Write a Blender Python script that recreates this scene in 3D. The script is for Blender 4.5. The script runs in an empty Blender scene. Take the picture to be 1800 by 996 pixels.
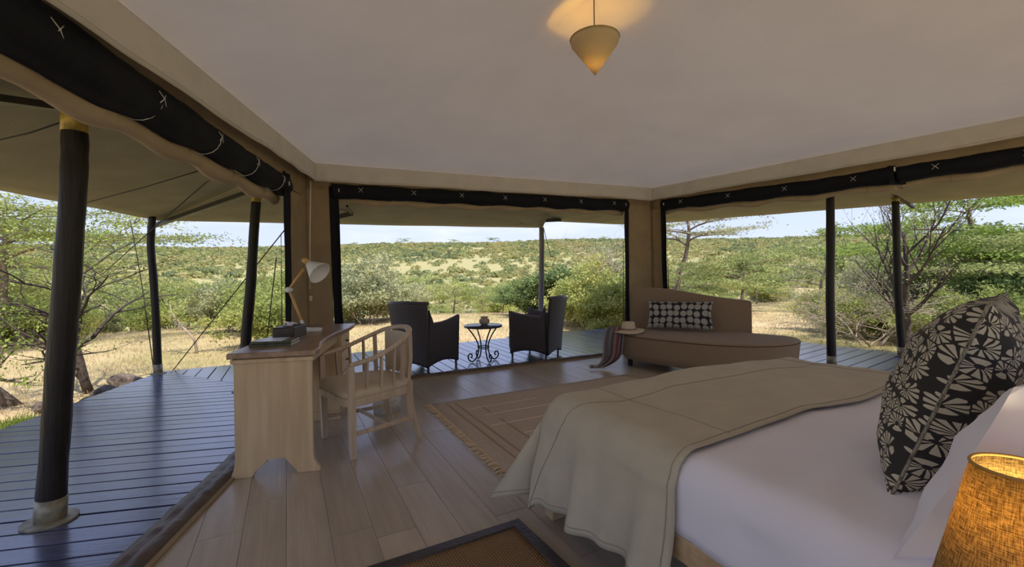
import bpy, bmesh, math, random
import numpy as np
from mathutils import Vector, Matrix, Euler, noise
PI = math.pi
S = bpy.context.scene
COL = S.collection

# ------------------------------------------------------------ camera
cd = bpy.data.cameras.new('camera'); cam = bpy.data.objects.new('camera', cd); COL.objects.link(cam)
cam.location = (0, 0, 1.28)
cam.rotation_euler = (Matrix.Rotation(PI/2, 3, 'X') @ Matrix.Rotation(math.radians(-1.0), 3, 'Z')).to_euler()
cd.sensor_width = 36; cd.lens = 775/1800*36; cd.shift_y = -15/1800; cd.clip_start = 0.02; cd.clip_end = 3000
S.camera = cam

# ------------------------------------------------------------ sky, sun, exposure
W = bpy.data.worlds.new('sky'); S.world = W; W.use_nodes = True
nt = W.node_tree; nt.nodes.clear()
def wn(t, **k):
    n = nt.nodes.new(t)
    for a, b in k.items(): setattr(n, a, b)
    return n
o_ = wn('ShaderNodeOutputWorld'); bg = wn('ShaderNodeBackground'); bg.inputs['Strength'].default_value = 1.0
tc = wn('ShaderNodeTexCoord'); sx = wn('ShaderNodeSeparateXYZ'); rp = wn('ShaderNodeValToRGB')
rp.color_ramp.elements[0].position = 0.0; rp.color_ramp.elements[0].color = (0.66, 0.73, 0.95, 1)
rp.color_ramp.elements[1].position = 1.0; rp.color_ramp.elements[1].color = (0.24, 0.36, 0.85, 1)
e = rp.color_ramp.elements.new(0.12); e.color = (0.56, 0.65, 0.93, 1)
e = rp.color_ramp.elements.new(0.35); e.color = (0.39, 0.50, 0.92, 1)
mp = wn('ShaderNodeMapping'); mp.inputs['Scale'].default_value = (1.2, 1.2, 7)
nz = wn('ShaderNodeTexNoise'); nz.inputs['Scale'].default_value = 2.2; nz.inputs['Detail'].default_value = 7; nz.inputs['Roughness'].default_value = 0.55
cr = wn('ShaderNodeValToRGB'); cr.color_ramp.elements[0].position = 0.47; cr.color_ramp.elements[0].color = (0, 0, 0, 1)
cr.color_ramp.elements[1].position = 0.75; cr.color_ramp.elements[1].color = (0.85, 0.85, 0.85, 1)
mx = wn('ShaderNodeMixRGB'); mx.inputs[2].default_value = (0.86, 0.86, 0.88, 1)
L = nt.links.new
L(tc.outputs['Generated'], sx.inputs[0]); L(sx.outputs['Z'], rp.inputs[0]); L(tc.outputs['Generated'], mp.inputs[0])
L(mp.outputs[0], nz.inputs['Vector']); L(nz.outputs['Fac'], cr.inputs[0]); L(cr.outputs[0], mx.inputs[0])
L(rp.outputs[0], mx.inputs[1]); L(mx.outputs[0], bg.inputs[0]); L(bg.outputs[0], o_.inputs[0])
sd = bpy.data.lights.new('sun', 'SUN'); sd.energy = 4.7; sd.angle = math.radians(1.5); sd.color = (1.0, 0.95, 0.87)
sun = bpy.data.objects.new('sun', sd); COL.objects.link(sun)
SUN_AZ, SUN_EL = math.radians(150), math.radians(60)     # azimuth from +Y clockwise
sdir = Vector((math.sin(SUN_AZ)*math.cos(SUN_EL), math.cos(SUN_AZ)*math.cos(SUN_EL), math.sin(SUN_EL)))
sun.rotation_euler = sdir.to_track_quat('Z', 'Y').to_euler()
S.view_settings.view_transform = 'Standard'; S.view_settings.look = 'None'
S.view_settings.exposure = 0.38; S.view_settings.gamma = 1; S.view_settings.use_curve_mapping = False
try:
    S.cycles.max_bounces = 10; S.cycles.diffuse_bounces = 6; S.cycles.transparent_max_bounces = 8
except Exception: pass

# ------------------------------------------------------------ helpers
def link(o, parent=None):
    COL.objects.link(o)
    if parent is not None: o.parent = parent
    return o
def mk(name, V, F_, m=None, parent=None, smooth=False, uv=None, mi=None):
    me = bpy.data.meshes.new(name)
    me.from_pydata([tuple(v) for v in V], [], F_)
    if uv is not None:
        ul = me.uv_layers.new(name='UVMap')
        for p in me.polygons:
            for li in p.loop_indices: ul.data[li].uv = uv[me.loops[li].vertex_index]
    if m is not None:
        for q in (m if isinstance(m, (list, tuple)) else [m]): me.materials.append(q)
    if mi is not None:
        for p, i in zip(me.polygons, mi): p.material_index = i
    if smooth:
        for p in me.polygons: p.use_smooth = True
    me.update()
    return link(bpy.data.objects.new(name, me), parent)
def tag(o, label=None, cat=None, group=None, kind=None):
    if label: o['label'] = label
    if cat: o['category'] = cat
    if group: o['group'] = group
    if kind: o['kind'] = kind
    return o
def thing(name, label, cat, loc=(0, 0, 0), rz=0.0, group=None):
    o = bpy.data.objects.new(name, None); o.empty_display_size = .1; COL.objects.link(o)
    o.location = loc; o.rotation_euler = (0, 0, rz)
    return tag(o, label, cat, group)
def copy_tree(o, parent=None):
    c = o.copy(); COL.objects.link(c); c.parent = parent
    for ch in [x for x in bpy.data.objects if x.parent == o]: copy_tree(ch, c)
    return c
class MB:
    "collects vertices and faces of one mesh"
    def __init__(s): s.V = []; s.F = []; s.UV = []; s.M = []
    def add(s, V, F_, uv=None, m=0):
        b = len(s.V); s.V += [tuple(v) for v in V]; s.F += [tuple(i+b for i in f) for f in F_]
        s.UV += (uv if uv is not None else [(v[0], v[1]) for v in V]); s.M += [m]*len(F_)
        return s
    def box(s, c, d, R=None, m=0):
        V = [Vector(((i & 1)-.5, ((i >> 1) & 1)-.5, ((i >> 2) & 1)-.5)) for i in range(8)]
        V = [Vector((v.x*d[0], v.y*d[1], v.z*d[2])) for v in V]
        if R is not None: V = [R @ v for v in V]
        V = [v+Vector(c) for v in V]
        return s.add(V, [(0, 2, 3, 1), (4, 5, 7, 6), (0, 1, 5, 4), (2, 6, 7, 3), (0, 4, 6, 2), (1, 3, 7, 5)], m=m)
    def bar(s, a, b, w, h, up=(0, 0, 1), m=0):
        a, b = Vector(a), Vector(b); d = (b-a); l = d.length; d.normalize()
        x = d.cross(Vector(up))
        if x.length < 1e-4: x = d.cross(Vector((1, 0, 0)))
        x.normalize(); z = x.cross(d)
        R = Matrix((x, d, z)).transposed()
        return s.box((a+b)/2, (w, l, h), R, m)
    def tube(s, P, r, n=8, cap=True, m=0, flat=1.0, rf=None, uvs=1.0):
        "tube along points; r number or list; rf(i,theta) extra radius factor"
        P = [Vector(p) for p in P]; k = len(P); V = []; UV = []
        T = []
        for i in range(k):
            a = P[max(i-1, 0)]; b = P[min(i+1, k-1)]; t = (b-a)
            T.append(t.normalized() if t.length > 1e-9 else Vector((0, 0, 1)))
        x = T[0].cross(Vector((0, 0, 1)))
        if x.length < 1e-3: x = T[0].cross(Vector((1, 0, 0)))
        x.normalize(); L_ = 0
        for i in range(k):
            x = (x - T[i]*x.dot(T[i])); x.normalize(); y = T[i].cross(x)
            ri = r[i] if isinstance(r, (list, tuple)) else r
            if i: L_ += (P[i]-P[i-1]).length
            for j in range(n):
                th = 2*PI*j/n; q = ri*(rf(i, th) if rf else 1)
                V.append(P[i]+x*math.cos(th)*q+y*math.sin(th)*q*flat); UV.append((j/n*uvs, L_*uvs))
        F_ = [(i*n+j, i*n+(j+1) % n, (i+1)*n+(j+1) % n, (i+1)*n+j) for i in range(k-1) for j in range(n)]
        if cap: F_ += [tuple(range(n))[::-1], tuple((k-1)*n+j for j in range(n))]
        return s.add(V, F_, UV, m)
    def lathe(s, prof, n=24, c=(0, 0, 0), m=0, cap=True):
        V = []; k = len(prof)
        for r, z in prof:
            for j in range(n):
                th = 2*PI*j/n; V.append((c[0]+r*math.cos(th), c[1]+r*math.sin(th), c[2]+z))
        F_ = [(i*n+j, i*n+(j+1) % n, (i+1)*n+(j+1) % n, (i+1)*n+j) for i in range(k-1) for j in range(n)]
        if cap: F_ += [tuple(range(n))[::-1], tuple((k-1)*n+j for j in range(n))]
        return s.add(V, F_, None, m)
    def prism(s, pts, z0, z1, m=0):
        n = len(pts); V = [(p[0], p[1], z0) for p in pts]+[(p[0], p[1], z1) for p in pts]
        F_ = [tuple(range(n))[::-1], tuple(range(n, 2*n))]+[(i, (i+1) % n, n+(i+1) % n, n+i) for i in range(n)]
        return s.add(V, F_, None, m)
    def grid(s, fn, nu, nv, m=0, uvf=None):
        V = []; UV = []
        for i in range(nu+1):
            for j in range(nv+1):
                V.append(fn(i/nu, j/nv)); UV.append(uvf(i/nu, j/nv) if uvf else (i/nu, j/nv))
        F_ = [(i*(nv+1)+j, (i+1)*(nv+1)+j, (i+1)*(nv+1)+j+1, i*(nv+1)+j+1) for i in range(nu) for j in range(nv)]
        return s.add(V, F_, UV, m)
    def build(s, name, m, parent=None, smooth=False, bevel=0, solid=0, sub=0, seg=2, off=-1):
        o = mk(name, s.V, s.F, m, parent, smooth, s.UV, s.M)
        if smooth and not sub:
            pass
        if solid:
            q = o.modifiers.new('solid', 'SOLIDIFY'); q.thickness = solid; q.offset = off
        if sub:
            q = o.modifiers.new('sub', 'SUBSURF'); q.levels = sub; q.render_levels = sub
        if bevel:
            q = o.modifiers.new('bevel', 'BEVEL'); q.width = bevel; q.segments = seg; q.limit_method = 'ANGLE'; q.angle_limit = math.radians(35)
            q.harden_normals = False
        return o
def spline(P, n=8, closed=False):
    P = [Vector(p) for p in P]; k = len(P); out = []
    rng_ = k if closed else k-1
    for i in range(rng_):
        p0 = P[(i-1) % k] if (closed or i > 0) else P[0]*2-P[1]
        p1 = P[i]; p2 = P[(i+1) % k]; p3 = P[(i+2) % k] if (closed or i+2 < k) else P[-1]*2-P[-2]
        for j in range(n):
            t = j/n
            out.append(.5*((2*p1)+(p2-p0)*t+(2*p0-5*p1+4*p2-p3)*t*t+(3*p1-p0-3*p2+p3)*t**3))
    if not closed: out.append(P[-1])
    return out
def quads(name, A, m, parent=None):
    "fast mesh of loose quads; A is (N,4,3)"
    A = np.asarray(A, dtype=np.float32); n = len(A)
    me = bpy.data.meshes.new(name)
    me.vertices.add(4*n); me.vertices.foreach_set('co', A.reshape(-1))
    me.loops.add(4*n); me.loops.foreach_set('vertex_index', np.arange(4*n, dtype=np.int32))
    me.polygons.add(n); me.polygons.foreach_set('loop_start', np.arange(0, 4*n, 4, dtype=np.int32))
    try: me.polygons.foreach_set('loop_total', np.full(n, 4, dtype=np.int32))
    except Exception: pass
    me.materials.append(m); me.update(calc_edges=True)
    return link(bpy.data.objects.new(name, me), parent)
def nz3(x, y, z=0, s=1): return noise.noise(Vector((x*s, y*s, z*s)))

# ------------------------------------------------------------ materials
def M(name, col, rough=.6, spec=.5, metal=0, var=0.0, vs=8, col2=None, bump=0, bs=40, stretch=None, coord='Object', trans=0, rnd=0.0, coat=0, sheen=0):
    m = bpy.data.materials.new(name); m.use_nodes = True; t = m.node_tree; b = t.nodes['Principled BSDF']
    b.inputs['Roughness'].default_value = rough; b.inputs['Metallic'].default_value = metal
    b.inputs['Specular IOR Level'].default_value = spec; b.inputs['Coat Weight'].default_value = coat
    if sheen: b.inputs['Sheen Weight'].default_value = sheen
    b.inputs['Base Color'].default_value = (*col, 1)
    m.diffuse_color = (*col, 1)
    tc = t.nodes.new('ShaderNodeTexCoord'); vec = tc.outputs[coord]
    if stretch:
        mp = t.nodes.new('ShaderNodeMapping'); mp.inputs['Scale'].default_value = stretch; t.links.new(vec, mp.inputs[0]); vec = mp.outputs[0]
    colout = None
    if var or col2:
        n = t.nodes.new('ShaderNodeTexNoise'); n.inputs['Scale'].default_value = vs; n.inputs['Detail'].default_value = 5; t.links.new(vec, n.inputs['Vector'])
        r = t.nodes.new('ShaderNodeValToRGB'); c2 = col2 or tuple(max(0, c*(1-var)) for c in col); c1 = col if col2 else tuple(min(1, c*(1+var)) for c in col)
        r.color_ramp.elements[0].position = .35; r.color_ramp.elements[0].color = (*c2, 1)
        r.color_ramp.elements[1].position = .65; r.color_ramp.elements[1].color = (*c1, 1)
        t.links.new(n.outputs['Fac'], r.inputs[0]); colout = r.outputs[0]
    if rnd:
        oi = t.nodes.new('ShaderNodeObjectInfo'); mr = t.nodes.new('ShaderNodeMapRange'); mr.inputs['To Min'].default_value = 1-rnd; mr.inputs['To Max'].default_value = 1+rnd
        t.links.new(oi.outputs['Random'], mr.inputs[0]); hs = t.nodes.new('ShaderNodeHueSaturation'); t.links.new(mr.outputs[0], hs.inputs['Value'])
        if colout: t.links.new(colout, hs.inputs['Color'])
        else: hs.inputs['Color'].default_value = (*col, 1)
        colout = hs.outputs[0]
    if colout: t.links.new(colout, b.inputs['Base Color'])
    if bump:
        n = t.nodes.new('ShaderNodeTexNoise'); n.inputs['Scale'].default_value = bs; n.inputs['Detail'].default_value = 4; t.links.new(vec, n.inputs['Vector'])
        bp = t.nodes.new('ShaderNodeBump'); bp.inputs['Strength'].default_value = bump; bp.inputs['Distance'].default_value = .01
        t.links.new(n.outputs['Fac'], bp.inputs['Height']); t.links.new(bp.outputs[0], b.inputs['Normal'])
    if trans:
        tr = t.nodes.new('ShaderNodeBsdfTranslucent'); tr.inputs['Color'].default_value = (*col, 1)
        if colout: t.links.new(colout, tr.inputs['Color'])
        ms = t.nodes.new('ShaderNodeMixShader'); ms.inputs[0].default_value = trans
        t.links.new(b.outputs[0], ms.inputs[1]); t.links.new(tr.outputs[0], ms.inputs[2]); t.links.new(ms.outputs[0], t.nodes['Material Output'].inputs['Surface'])
    return m
class NG:
    "tiny node-graph helper on a material's principled shader"
    def __init__(s, m): s.t = m.node_tree; s.b = s.t.nodes['Principled BSDF']
    def n(s, ty, **k):
        q = s.t.nodes.new(ty)
        for a, b in k.items(): setattr(q, a, b)
        return q
    def l(s, a, b): s.t.links.new(a, b)
    def math(s, op, a, b=None, c=None, clamp=False):
        q = s.t.nodes.new('ShaderNodeMath'); q.operation = op; q.use_clamp = clamp
        for i, v in enumerate((a, b, c)):
            if v is None: continue
            if isinstance(v, (int, float)): q.inputs[i].default_value = v
            else: s.t.links.new(v, q.inputs[i])
        return q.outputs[0]
    def mix(s, f, a, b):
        q = s.t.nodes.new('ShaderNodeMixRGB')
        for i, v in enumerate((f, a, b)):
            if isinstance(v, (int, float)): q.inputs[i].default_value = v
            elif isinstance(v, tuple): q.inputs[i].default_value = (*v, 1)
            else: s.t.links.new(v, q.inputs[i])
        return q.outputs[0]
    def bump(s, h, strength=.3, dist=.01):
        bp = s.t.nodes.new('ShaderNodeBump'); bp.inputs['Strength'].default_value = strength; bp.inputs['Distance'].default_value = dist
        s.l(h, bp.inputs['Height']); s.l(bp.outputs[0], s.b.inputs['Normal'])
def m_wood(name, c1, c2, axis=0, rough=.45, scale=3.0, rnd=0, bump=.15, coat=0, coord='Object', spec=.5):
    st = [14, 14, 14]; st[axis] = 1.1
    return M(name, c1, rough, spec=spec, col2=c2, vs=scale, stretch=tuple(st), bump=bump, bs=scale*3, rnd=rnd, coat=coat, coord=coord)
def m_fan(name, dark, light, scale, petals=9, full=False):
    "shell-fan print on UVs in metres"
    m = M(name, dark, .8); g = NG(m)
    tc = g.n('ShaderNodeTexCoord'); mp = g.n('ShaderNodeMapping'); mp.inputs['Scale'].default_value = (scale, scale, 1); g.l(tc.outputs['UV'], mp.inputs[0])
    vo = g.n('ShaderNodeTexVoronoi'); vo.voronoi_dimensions = '2D'; vo.feature = 'F1'; vo.inputs['Scale'].default_value = 1; vo.inputs['Randomness'].default_value = .30 if full else .5
    g.l(mp.outputs[0], vo.inputs['Vector'])
    sb = g.n('ShaderNodeVectorMath', operation='SUBTRACT'); g.l(mp.outputs[0], sb.inputs[0]); g.l(vo.outputs['Position'], sb.inputs[1])
    sp = g.n('ShaderNodeSeparateXYZ'); g.l(sb.outputs[0], sp.inputs[0])
    cs = g.n('ShaderNodeSeparateColor'); g.l(vo.outputs['Color'], cs.inputs[0])
    ang = g.math('ARCTAN2', sp.outputs['Y'], sp.outputs['X'])
    ang = g.math('ADD', ang, g.math('MULTIPLY', cs.outputs[0], 6.283))
    a01 = g.math('FRACT', g.math('DIVIDE', ang, 6.2832))
    if full: r0, shift = sp, 0
    r = g.math('SQRT', g.math('ADD', g.math('MULTIPLY', sp.outputs['X'], sp.outputs['X']), g.math('MULTIPLY', sp.outputs['Y'], sp.outputs['Y'])))
    ne = g.n('ShaderNodeTexVoronoi'); ne.voronoi_dimensions = '2D'; ne.feature = 'DISTANCE_TO_EDGE'; ne.inputs['Scale'].default_value = 1; ne.inputs['Randomness'].default_value = .30 if full else .5
    g.l(mp.outputs[0], ne.inputs['Vector'])
    inside = g.math('GREATER_THAN', ne.outputs['Distance'], .035)
    fr = g.math('ABSOLUTE', g.math('SUBTRACT', g.math('FRACT', g.math('MULTIPLY', a01, float(petals))), .5))
    w = g.math('MINIMUM', g.math('ADD', .22, g.math('MULTIPLY', r, .3)), .33)
    rmax = g.math('SUBTRACT', .66 if not full else .47, g.math('MULTIPLY', g.math('MULTIPLY', fr, fr), .9))
    pet = g.math('MULTIPLY', g.math('MULTIPLY', g.math('LESS_THAN', fr, w), g.math('LESS_THAN', r, rmax)), g.math('GREATER_THAN', r, .09))
    if full: pet = g.math('MAXIMUM', pet, g.math('LESS_THAN', r, .075))
    else:
        fan = g.math('LESS_THAN', a01, .66); pet = g.math('MULTIPLY', pet, fan)
        dot = g.math('MULTIPLY', g.math('GREATER_THAN', a01, .74), g.math('MULTIPLY', g.math('LESS_THAN', r, .36), g.math('GREATER_THAN', r, .12)))
        dot = g.math('MULTIPLY', dot, g.math('LESS_THAN', a01, .94)); pet = g.math('MAXIMUM', pet, dot)
    pet = g.math('MULTIPLY', pet, inside)
    g.l(g.mix(pet, dark, light), g.b.inputs['Base Color'])
    nn = g.n('ShaderNodeTexNoise'); nn.inputs['Scale'].default_value = 220; g.l(tc.outputs['UV'], nn.inputs['Vector']); g.bump(nn.outputs['Fac'], .15, .004)
    return m
def m_weave(name, c1, c2, su, sv, rough=.45, bump=.8, coord='UV', dist=.004):
    m = M(name, c1, rough); g = NG(m); tc = g.n('ShaderNodeTexCoord'); sp = g.n('ShaderNodeSeparateXYZ'); g.l(tc.outputs[coord], sp.inputs[0])
    U = g.math('MULTIPLY', sp.outputs['X'], su*PI); Vv = g.math('MULTIPLY', sp.outputs['Y'], sv*PI)
    par = g.math('SIGN', g.math('SINE', g.math('MULTIPLY', U, 1.0)))
    h = g.math('ABSOLUTE', g.math('SINE', g.math('ADD', Vv, g.math('MULTIPLY', par, PI/4))))
    h2 = g.math('ABSOLUTE', g.math('SINE', U))
    hh = g.math('MULTIPLY', h, g.math('POWER', h2, .5))
    g.l(g.mix(g.math('POWER', hh, 1.5), c2, c1), g.b.inputs['Base Color']); g.bump(hh, bump, dist)
    return m

m_canvas = M('tan_canvas', (.37, .285, .175), .85, spec=.15, var=.08, vs=5, bump=.25, bs=250, trans=.05)
m_canvas_roll = M('pale_canvas', (.46, .37, .245), .85, spec=.15, var=.08, vs=4, bump=.2, bs=200)
m_fly = M('olive_canvas_fly', (.37, .335, .22), .8, spec=.15, var=.07, vs=2.5, bump=.25, bs=120, trans=.16)
m_ceil = M('cream_ceiling_canvas', (.62, .55, .47), .9, spec=.1, var=.03, vs=2, bump=.15, bs=300, trans=.10)
m_val = M('cream_valance', (.70, .665, .59), .9, spec=.1, var=.04, vs=6, bump=.3, bs=160, trans=.15)
m_mesh = M('black_mesh_fabric', (.012, .013, .018), .75, spec=.2, var=.3, vs=300, bump=.4, bs=300)
m_sill = M('brown_canvas_sill', (.115, .085, .068), .42, var=.25, vs=7, bump=.5, bs=24)
m_white = M('white_cord', (.75, .74, .70), .6)
m_pole = m_wood('dark_stained_pole', (.022, .017, .014), (.010, .008, .007), axis=2, rough=.45, scale=1.5, bump=.6, spec=.35)
m_grey_pole = m_wood('grey_weathered_pole', (.30, .29, .33), (.17, .16, .17), axis=2, rough=.6, scale=1.5, bump=.6)
m_gold = M('gold_painted_metal', (.42, .30, .06), .42, metal=.25, var=.3, vs=16, bump=.3, bs=30)
m_steel = M('dull_steel', (.36, .33, .24), .5, metal=.5, var=.35, vs=14)
m_spar = M('green_grey_spar', (.07, .07, .058), .4, metal=.4)
m_rope = M('dark_rope', (.035, .035, .03), .8)
m_deck = m_wood('dark_stained_deck_board', (.10, .112, .205), (.063, .07, .135), axis=0, rough=.24, scale=1.2, rnd=.25, bump=.22, coord='UV', coat=.5, spec=1.0)  # blue of the reflected sky is tinted into the base colour
m_deck.node_tree.nodes['Principled BSDF'].inputs['Coat Roughness'].default_value = .16
m_joist = M('dark_joist', (.01, .01, .012), .8)
m_plank = m_wood('oak_floor_plank', (.49, .425, .335), (.415, .35, .265), axis=0, rough=.30, scale=1.6, rnd=.10, bump=.12, coord='UV')
m_oakdark = M('dark_joint', (.20, .15, .105), .7)
m_desk = m_wood('limed_desk_wood', (.68, .53, .33), (.56, .41, .235), axis=2, rough=.45, scale=1.3, bump=.15)
m_desktop = m_wood('desk_top_wood', (.40, .28, .18), (.26, .17, .105), axis=1, rough=.30, scale=1.2, bump=.15)
m_chair = m_wood('limed_chair_wood', (.62, .50, .37), (.48, .37, .26), axis=2, rough=.45, scale=2, bump=.12)
m_seat = M('cream_upholstery', (.58, .49, .35), .85, var=.06, vs=9, bump=.2, bs=260, sheen=.2)
m_wicker = m_weave('brown_black_wicker', (.17, .14, .14), (.012, .010, .010), 40, 40, .38, 1.0)
m_wicker_rim = M('wicker_rim', (.11, .09, .095), .4, bump=.6, bs=90)
m_iron = M('black_wrought_iron', (.018, .017, .018), .4, metal=.6)
m_chaise = M('brown_linen', (.30, .22, .145), .9, spec=.15, var=.07, vs=60, bump=.35, bs=320, sheen=.15)
m_lwhite = M('white_enamel', (.80, .80, .78), .3)
m_lwood = M('yellow_beech', (.62, .38, .13), .4, var=.08, vs=20)
m_sheet = M('white_cotton', (.79, .79, .90), .85, spec=.15, var=.015, vs=3, bump=.12, bs=30)
m_bedwood = m_wood('pale_bed_wood', (.56, .41, .25), (.45, .32, .18), axis=0, rough=.5, scale=2, bump=.15)
m_throw = M('khaki_cotton_throw', (.50, .465, .375), .9, spec=.1, var=.05, vs=7, bump=.3, bs=230)
# ------------------------------------------------------------ pixel -> point of the room (1800x996 frame)
RC, RS = math.cos(math.radians(1)), math.sin(math.radians(1))
def un(x, y):
    dx, dy = x-900, y-483
    return (RC*dx-RS*dy)/775, (RS*dx+RC*dy)/775
def at(x, y, d):
    a, b = un(x, y); return Vector((a*d, d, 1.28-b*d))
def onplane(x, y, p, n):
    a, b = un(x, y); r = Vector((a, 1, -b)); c = Vector((0, 0, 1.28)); n = Vector(n)
    return c+r*((Vector(p)-c).dot(n)/r.dot(n))

# ------------------------------------------------------------ plan of the tent
A = Vector((-2.22, 4.955)); B = Vector((2.32, 7.24))
LD = Vector((.1925, -.9813)); LN = Vector((-.9813, -.1925))
FD = (B-A).normalized(); FN = Vector((-FD.y, FD.x)); FLEN = (B-A).length
RD = Vector((.629, -.777)).normalized(); RN = Vector((.777, .629)).normalized()
LT, RT = 7.0, 6.9
Lr = A+LD*LT; Rr = B+RD*RT
def zl(t): return 2.37-.048*t
def zf(t): return 2.37+.09*t/FLEN
def zr(t): return 2.46+.006*t
WALLS = {'left': (A, LD, LN, zl, LT), 'far': (A, FD, FN, zf, FLEN), 'right': (B, RD, RN, zr, RT)}
def rollz(w, t):
    return {'left': 2.205-.010*t, 'far': zf(t)-.068, 'right': zr(t)-.065-.075*min(1, t/2.2)}[w]
def flapz(w, t):
    return {'left': 2.085-.006*t, 'far': zf(t)-.155, 'right': zr(t)-.155-.085*min(1, t/2.2)}[w]
def wp(w, t, d, z):
    o, di, n, _, _ = WALLS[w]; p = o+di*t+n*d
    return Vector((p.x, p.y, z))
PEAK = Vector((.60, 3.0, 3.17))
U = Vector((-.4540, .8910)); Vv = Vector((.8910, .4540))
def clip(poly, cl):
    "convex clip, both counter-clockwise"
    out = poly
    for i in range(len(cl)):
        a, b = cl[i], cl[(i+1) % len(cl)]; inp = out; out = []
        if not inp: return []
        def side(p): return (b[0]-a[0])*(p[1]-a[1])-(b[1]-a[1])*(p[0]-a[0])
        for j in range(len(inp)):
            p, q = inp[j], inp[(j+1) % len(inp)]; sp, sq = side(p), side(q)
            if sp >= 0: out.append(p)
            if (sp >= 0) != (sq >= 0):
                t = sp/(sp-sq); out.append((p[0]+(q[0]-p[0])*t, p[1]+(q[1]-p[1])*t))
    return out
def ccw(P):
    a = sum(P[i][0]*P[(i+1) % len(P)][1]-P[(i+1) % len(P)][0]*P[i][1] for i in range(len(P)))
    return P if a > 0 else P[::-1]
def area(P): return abs(sum(P[i][0]*P[(i+1) % len(P)][1]-P[(i+1) % len(P)][0]*P[i][1] for i in range(len(P))))/2
def boards(parent, name, region, dr, width, gap, z0, z1, mat, rng, length=None, org=(0, 0), inset=.0015, jit=0, cham=.003):
    "boards running along dr, clipped to the convex region, one object each"
    region = ccw([tuple(p) for p in region]); dr = Vector(dr).normalized(); pr = Vector((-dr.y, dr.x)); o = Vector(org)
    a = [(Vector(p)-o).dot(pr) for p in region]; l = [(Vector(p)-o).dot(dr) for p in region]
    i = math.floor(min(a)/width)
    while i*width < max(a):
        w0 = i*width+gap/2; w1 = (i+1)*width-gap/2
        cuts = [min(l)-.1, max(l)+.1]
        if length:
            cuts = [min(l)-rng.random()*length]
            while cuts[-1] < max(l): cuts.append(cuts[-1]+length*rng.choice((1, 1, .62, .8)))
        for c0, c1 in zip(cuts[:-1], cuts[1:]):
            c0 += inset; c1 -= inset
            P = clip(ccw([tuple(o+dr*c0+pr*w0), tuple(o+dr*c1+pr*w0), tuple(o+dr*c1+pr*w1), tuple(o+dr*c0+pr*w1)]), region)
            if len(P) < 3 or area(P) < .004: continue
            n = len(P); c = Vector((sum(p[0] for p in P)/n, sum(p[1] for p in P)/n)); dz = rng.uniform(-jit, jit)
            ins = []
            for p in P:
                v = c-Vector(p); ins.append(Vector(p)+Vector((math.copysign(min(cham, abs(v.dot(dr))), v.dot(dr))*dr.x+math.copysign(min(cham, abs(v.dot(pr))), v.dot(pr))*pr.x, math.copysign(cham, v.dot(dr))*dr.y+math.copysign(cham, v.dot(pr))*pr.y)))
            Vs = [(p[0], p[1], z0) for p in P]+[(p[0], p[1], z1-cham*.6+dz) for p in P]+[(p[0], p[1], z1+dz) for p in ins]
            F_ = [tuple(range(2*n, 3*n))]+[(k, (k+1) % n, n+(k+1) % n, n+k) for k in range(n)]+[(n+k, n+(k+1) % n, 2*n+(k+1) % n, 2*n+k) for k in range(n)]
            ox, oy = rng.uniform(0, 60), rng.uniform(0, 60)
            uv = [((Vector(p[:2])-o).dot(dr)+ox, (Vector(p[:2])-o).dot(pr)+oy) for p in Vs]
            mk(name, Vs, F_, mat, parent, False, uv)
        i += 1

R1 = random.Random(5)
ROOM = [tuple(A), tuple(Lr), tuple(Rr), tuple(B)]
fb = MB().prism(ccw(ROOM), -.30, -.018); floor = tag(fb.build('floor', m_oakdark), kind='structure')
boards(floor, 'plank', ROOM, U, .198, .0018, -.018, 0, m_plank, R1, 1.75, org=(-1.251+.0, 1.966), cham=.0012)
E0 = Vector((-5.15, 6.45)); FC = Vector((3.48, 11.3)); LO = E0+LD*9.2; RO = Vector((6.16, 6.48))+Vector((.5, -.866))*6.4
DZ = -.04
db = MB().prism(ccw([tuple(A), tuple(E0), tuple(LO), tuple(Lr)]), -.30, DZ-.035)
db.prism(ccw([tuple(A), tuple(B), tuple(FC), tuple(E0)]), -.30, DZ-.035); db.prism(ccw([tuple(B), tuple(Rr), tuple(RO), tuple(FC)]), -.30, DZ-.035)
deck = tag(db.build('deck', m_joist), kind='structure')
boards(deck, 'board', [A, E0, LO, Lr], (math.sin(math.radians(78.5)), math.cos(math.radians(78.5))), .15, .011, DZ-.033, DZ, m_deck, R1, jit=.0015, org=(-3, 2.4))
boards(deck, 'board', [A, B, FC, E0], FN, .18, .012, DZ-.033, DZ, m_deck, R1, jit=.0015, org=tuple(A))
boards(deck, 'board', [B, Rr, RO, FC], (math.sin(math.radians(55)), math.cos(math.radians(55))), .19, .012, DZ-.033, DZ, m_deck, R1, jit=.0015, org=(5, 7))

# ------------------------------------------------------------ ceiling, walls, sills
cm = MB()
ev = []
for w, rev in (('left', True), ('far', False), ('right', False)):
    zz = WALLS[w][3]; T = WALLS[w][4]; n = 24; t0 = -.0405 if w == 'right' else -.038; T1 = T+(.0405 if w == 'far' else 0)-t0; pts = [wp(w, t0+T1*i/n, .05, (2.562 if (i == 0 and w != 'right') else 2.652 if ((i == n and w == 'far') or (i == 0 and w == 'right')) else zz(T*i/n)+.192)) for i in range(n+1)]
    ev.append(pts[::-1] if rev else pts)
ev.append([ev[2][-1].lerp(ev[0][0], i/24) for i in range(25)])
for P in ev:
    a, b = P[0], P[-1]; n = len(P)-1
    def fn(u, t, P=P, n=n):
        e = P[min(n, int(round(u*n)))]; q = e.lerp(PEAK, t); g = .86*t+.14*t**7
        q.z = e.z*(1-g)+PEAK.z*g-.05*math.sin(PI*u)*math.sin(PI*t)
        return q
    cm.grid(fn, n, 18)
ceil = tag(cm.build('ceiling', m_ceil, smooth=True), kind='structure')
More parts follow.
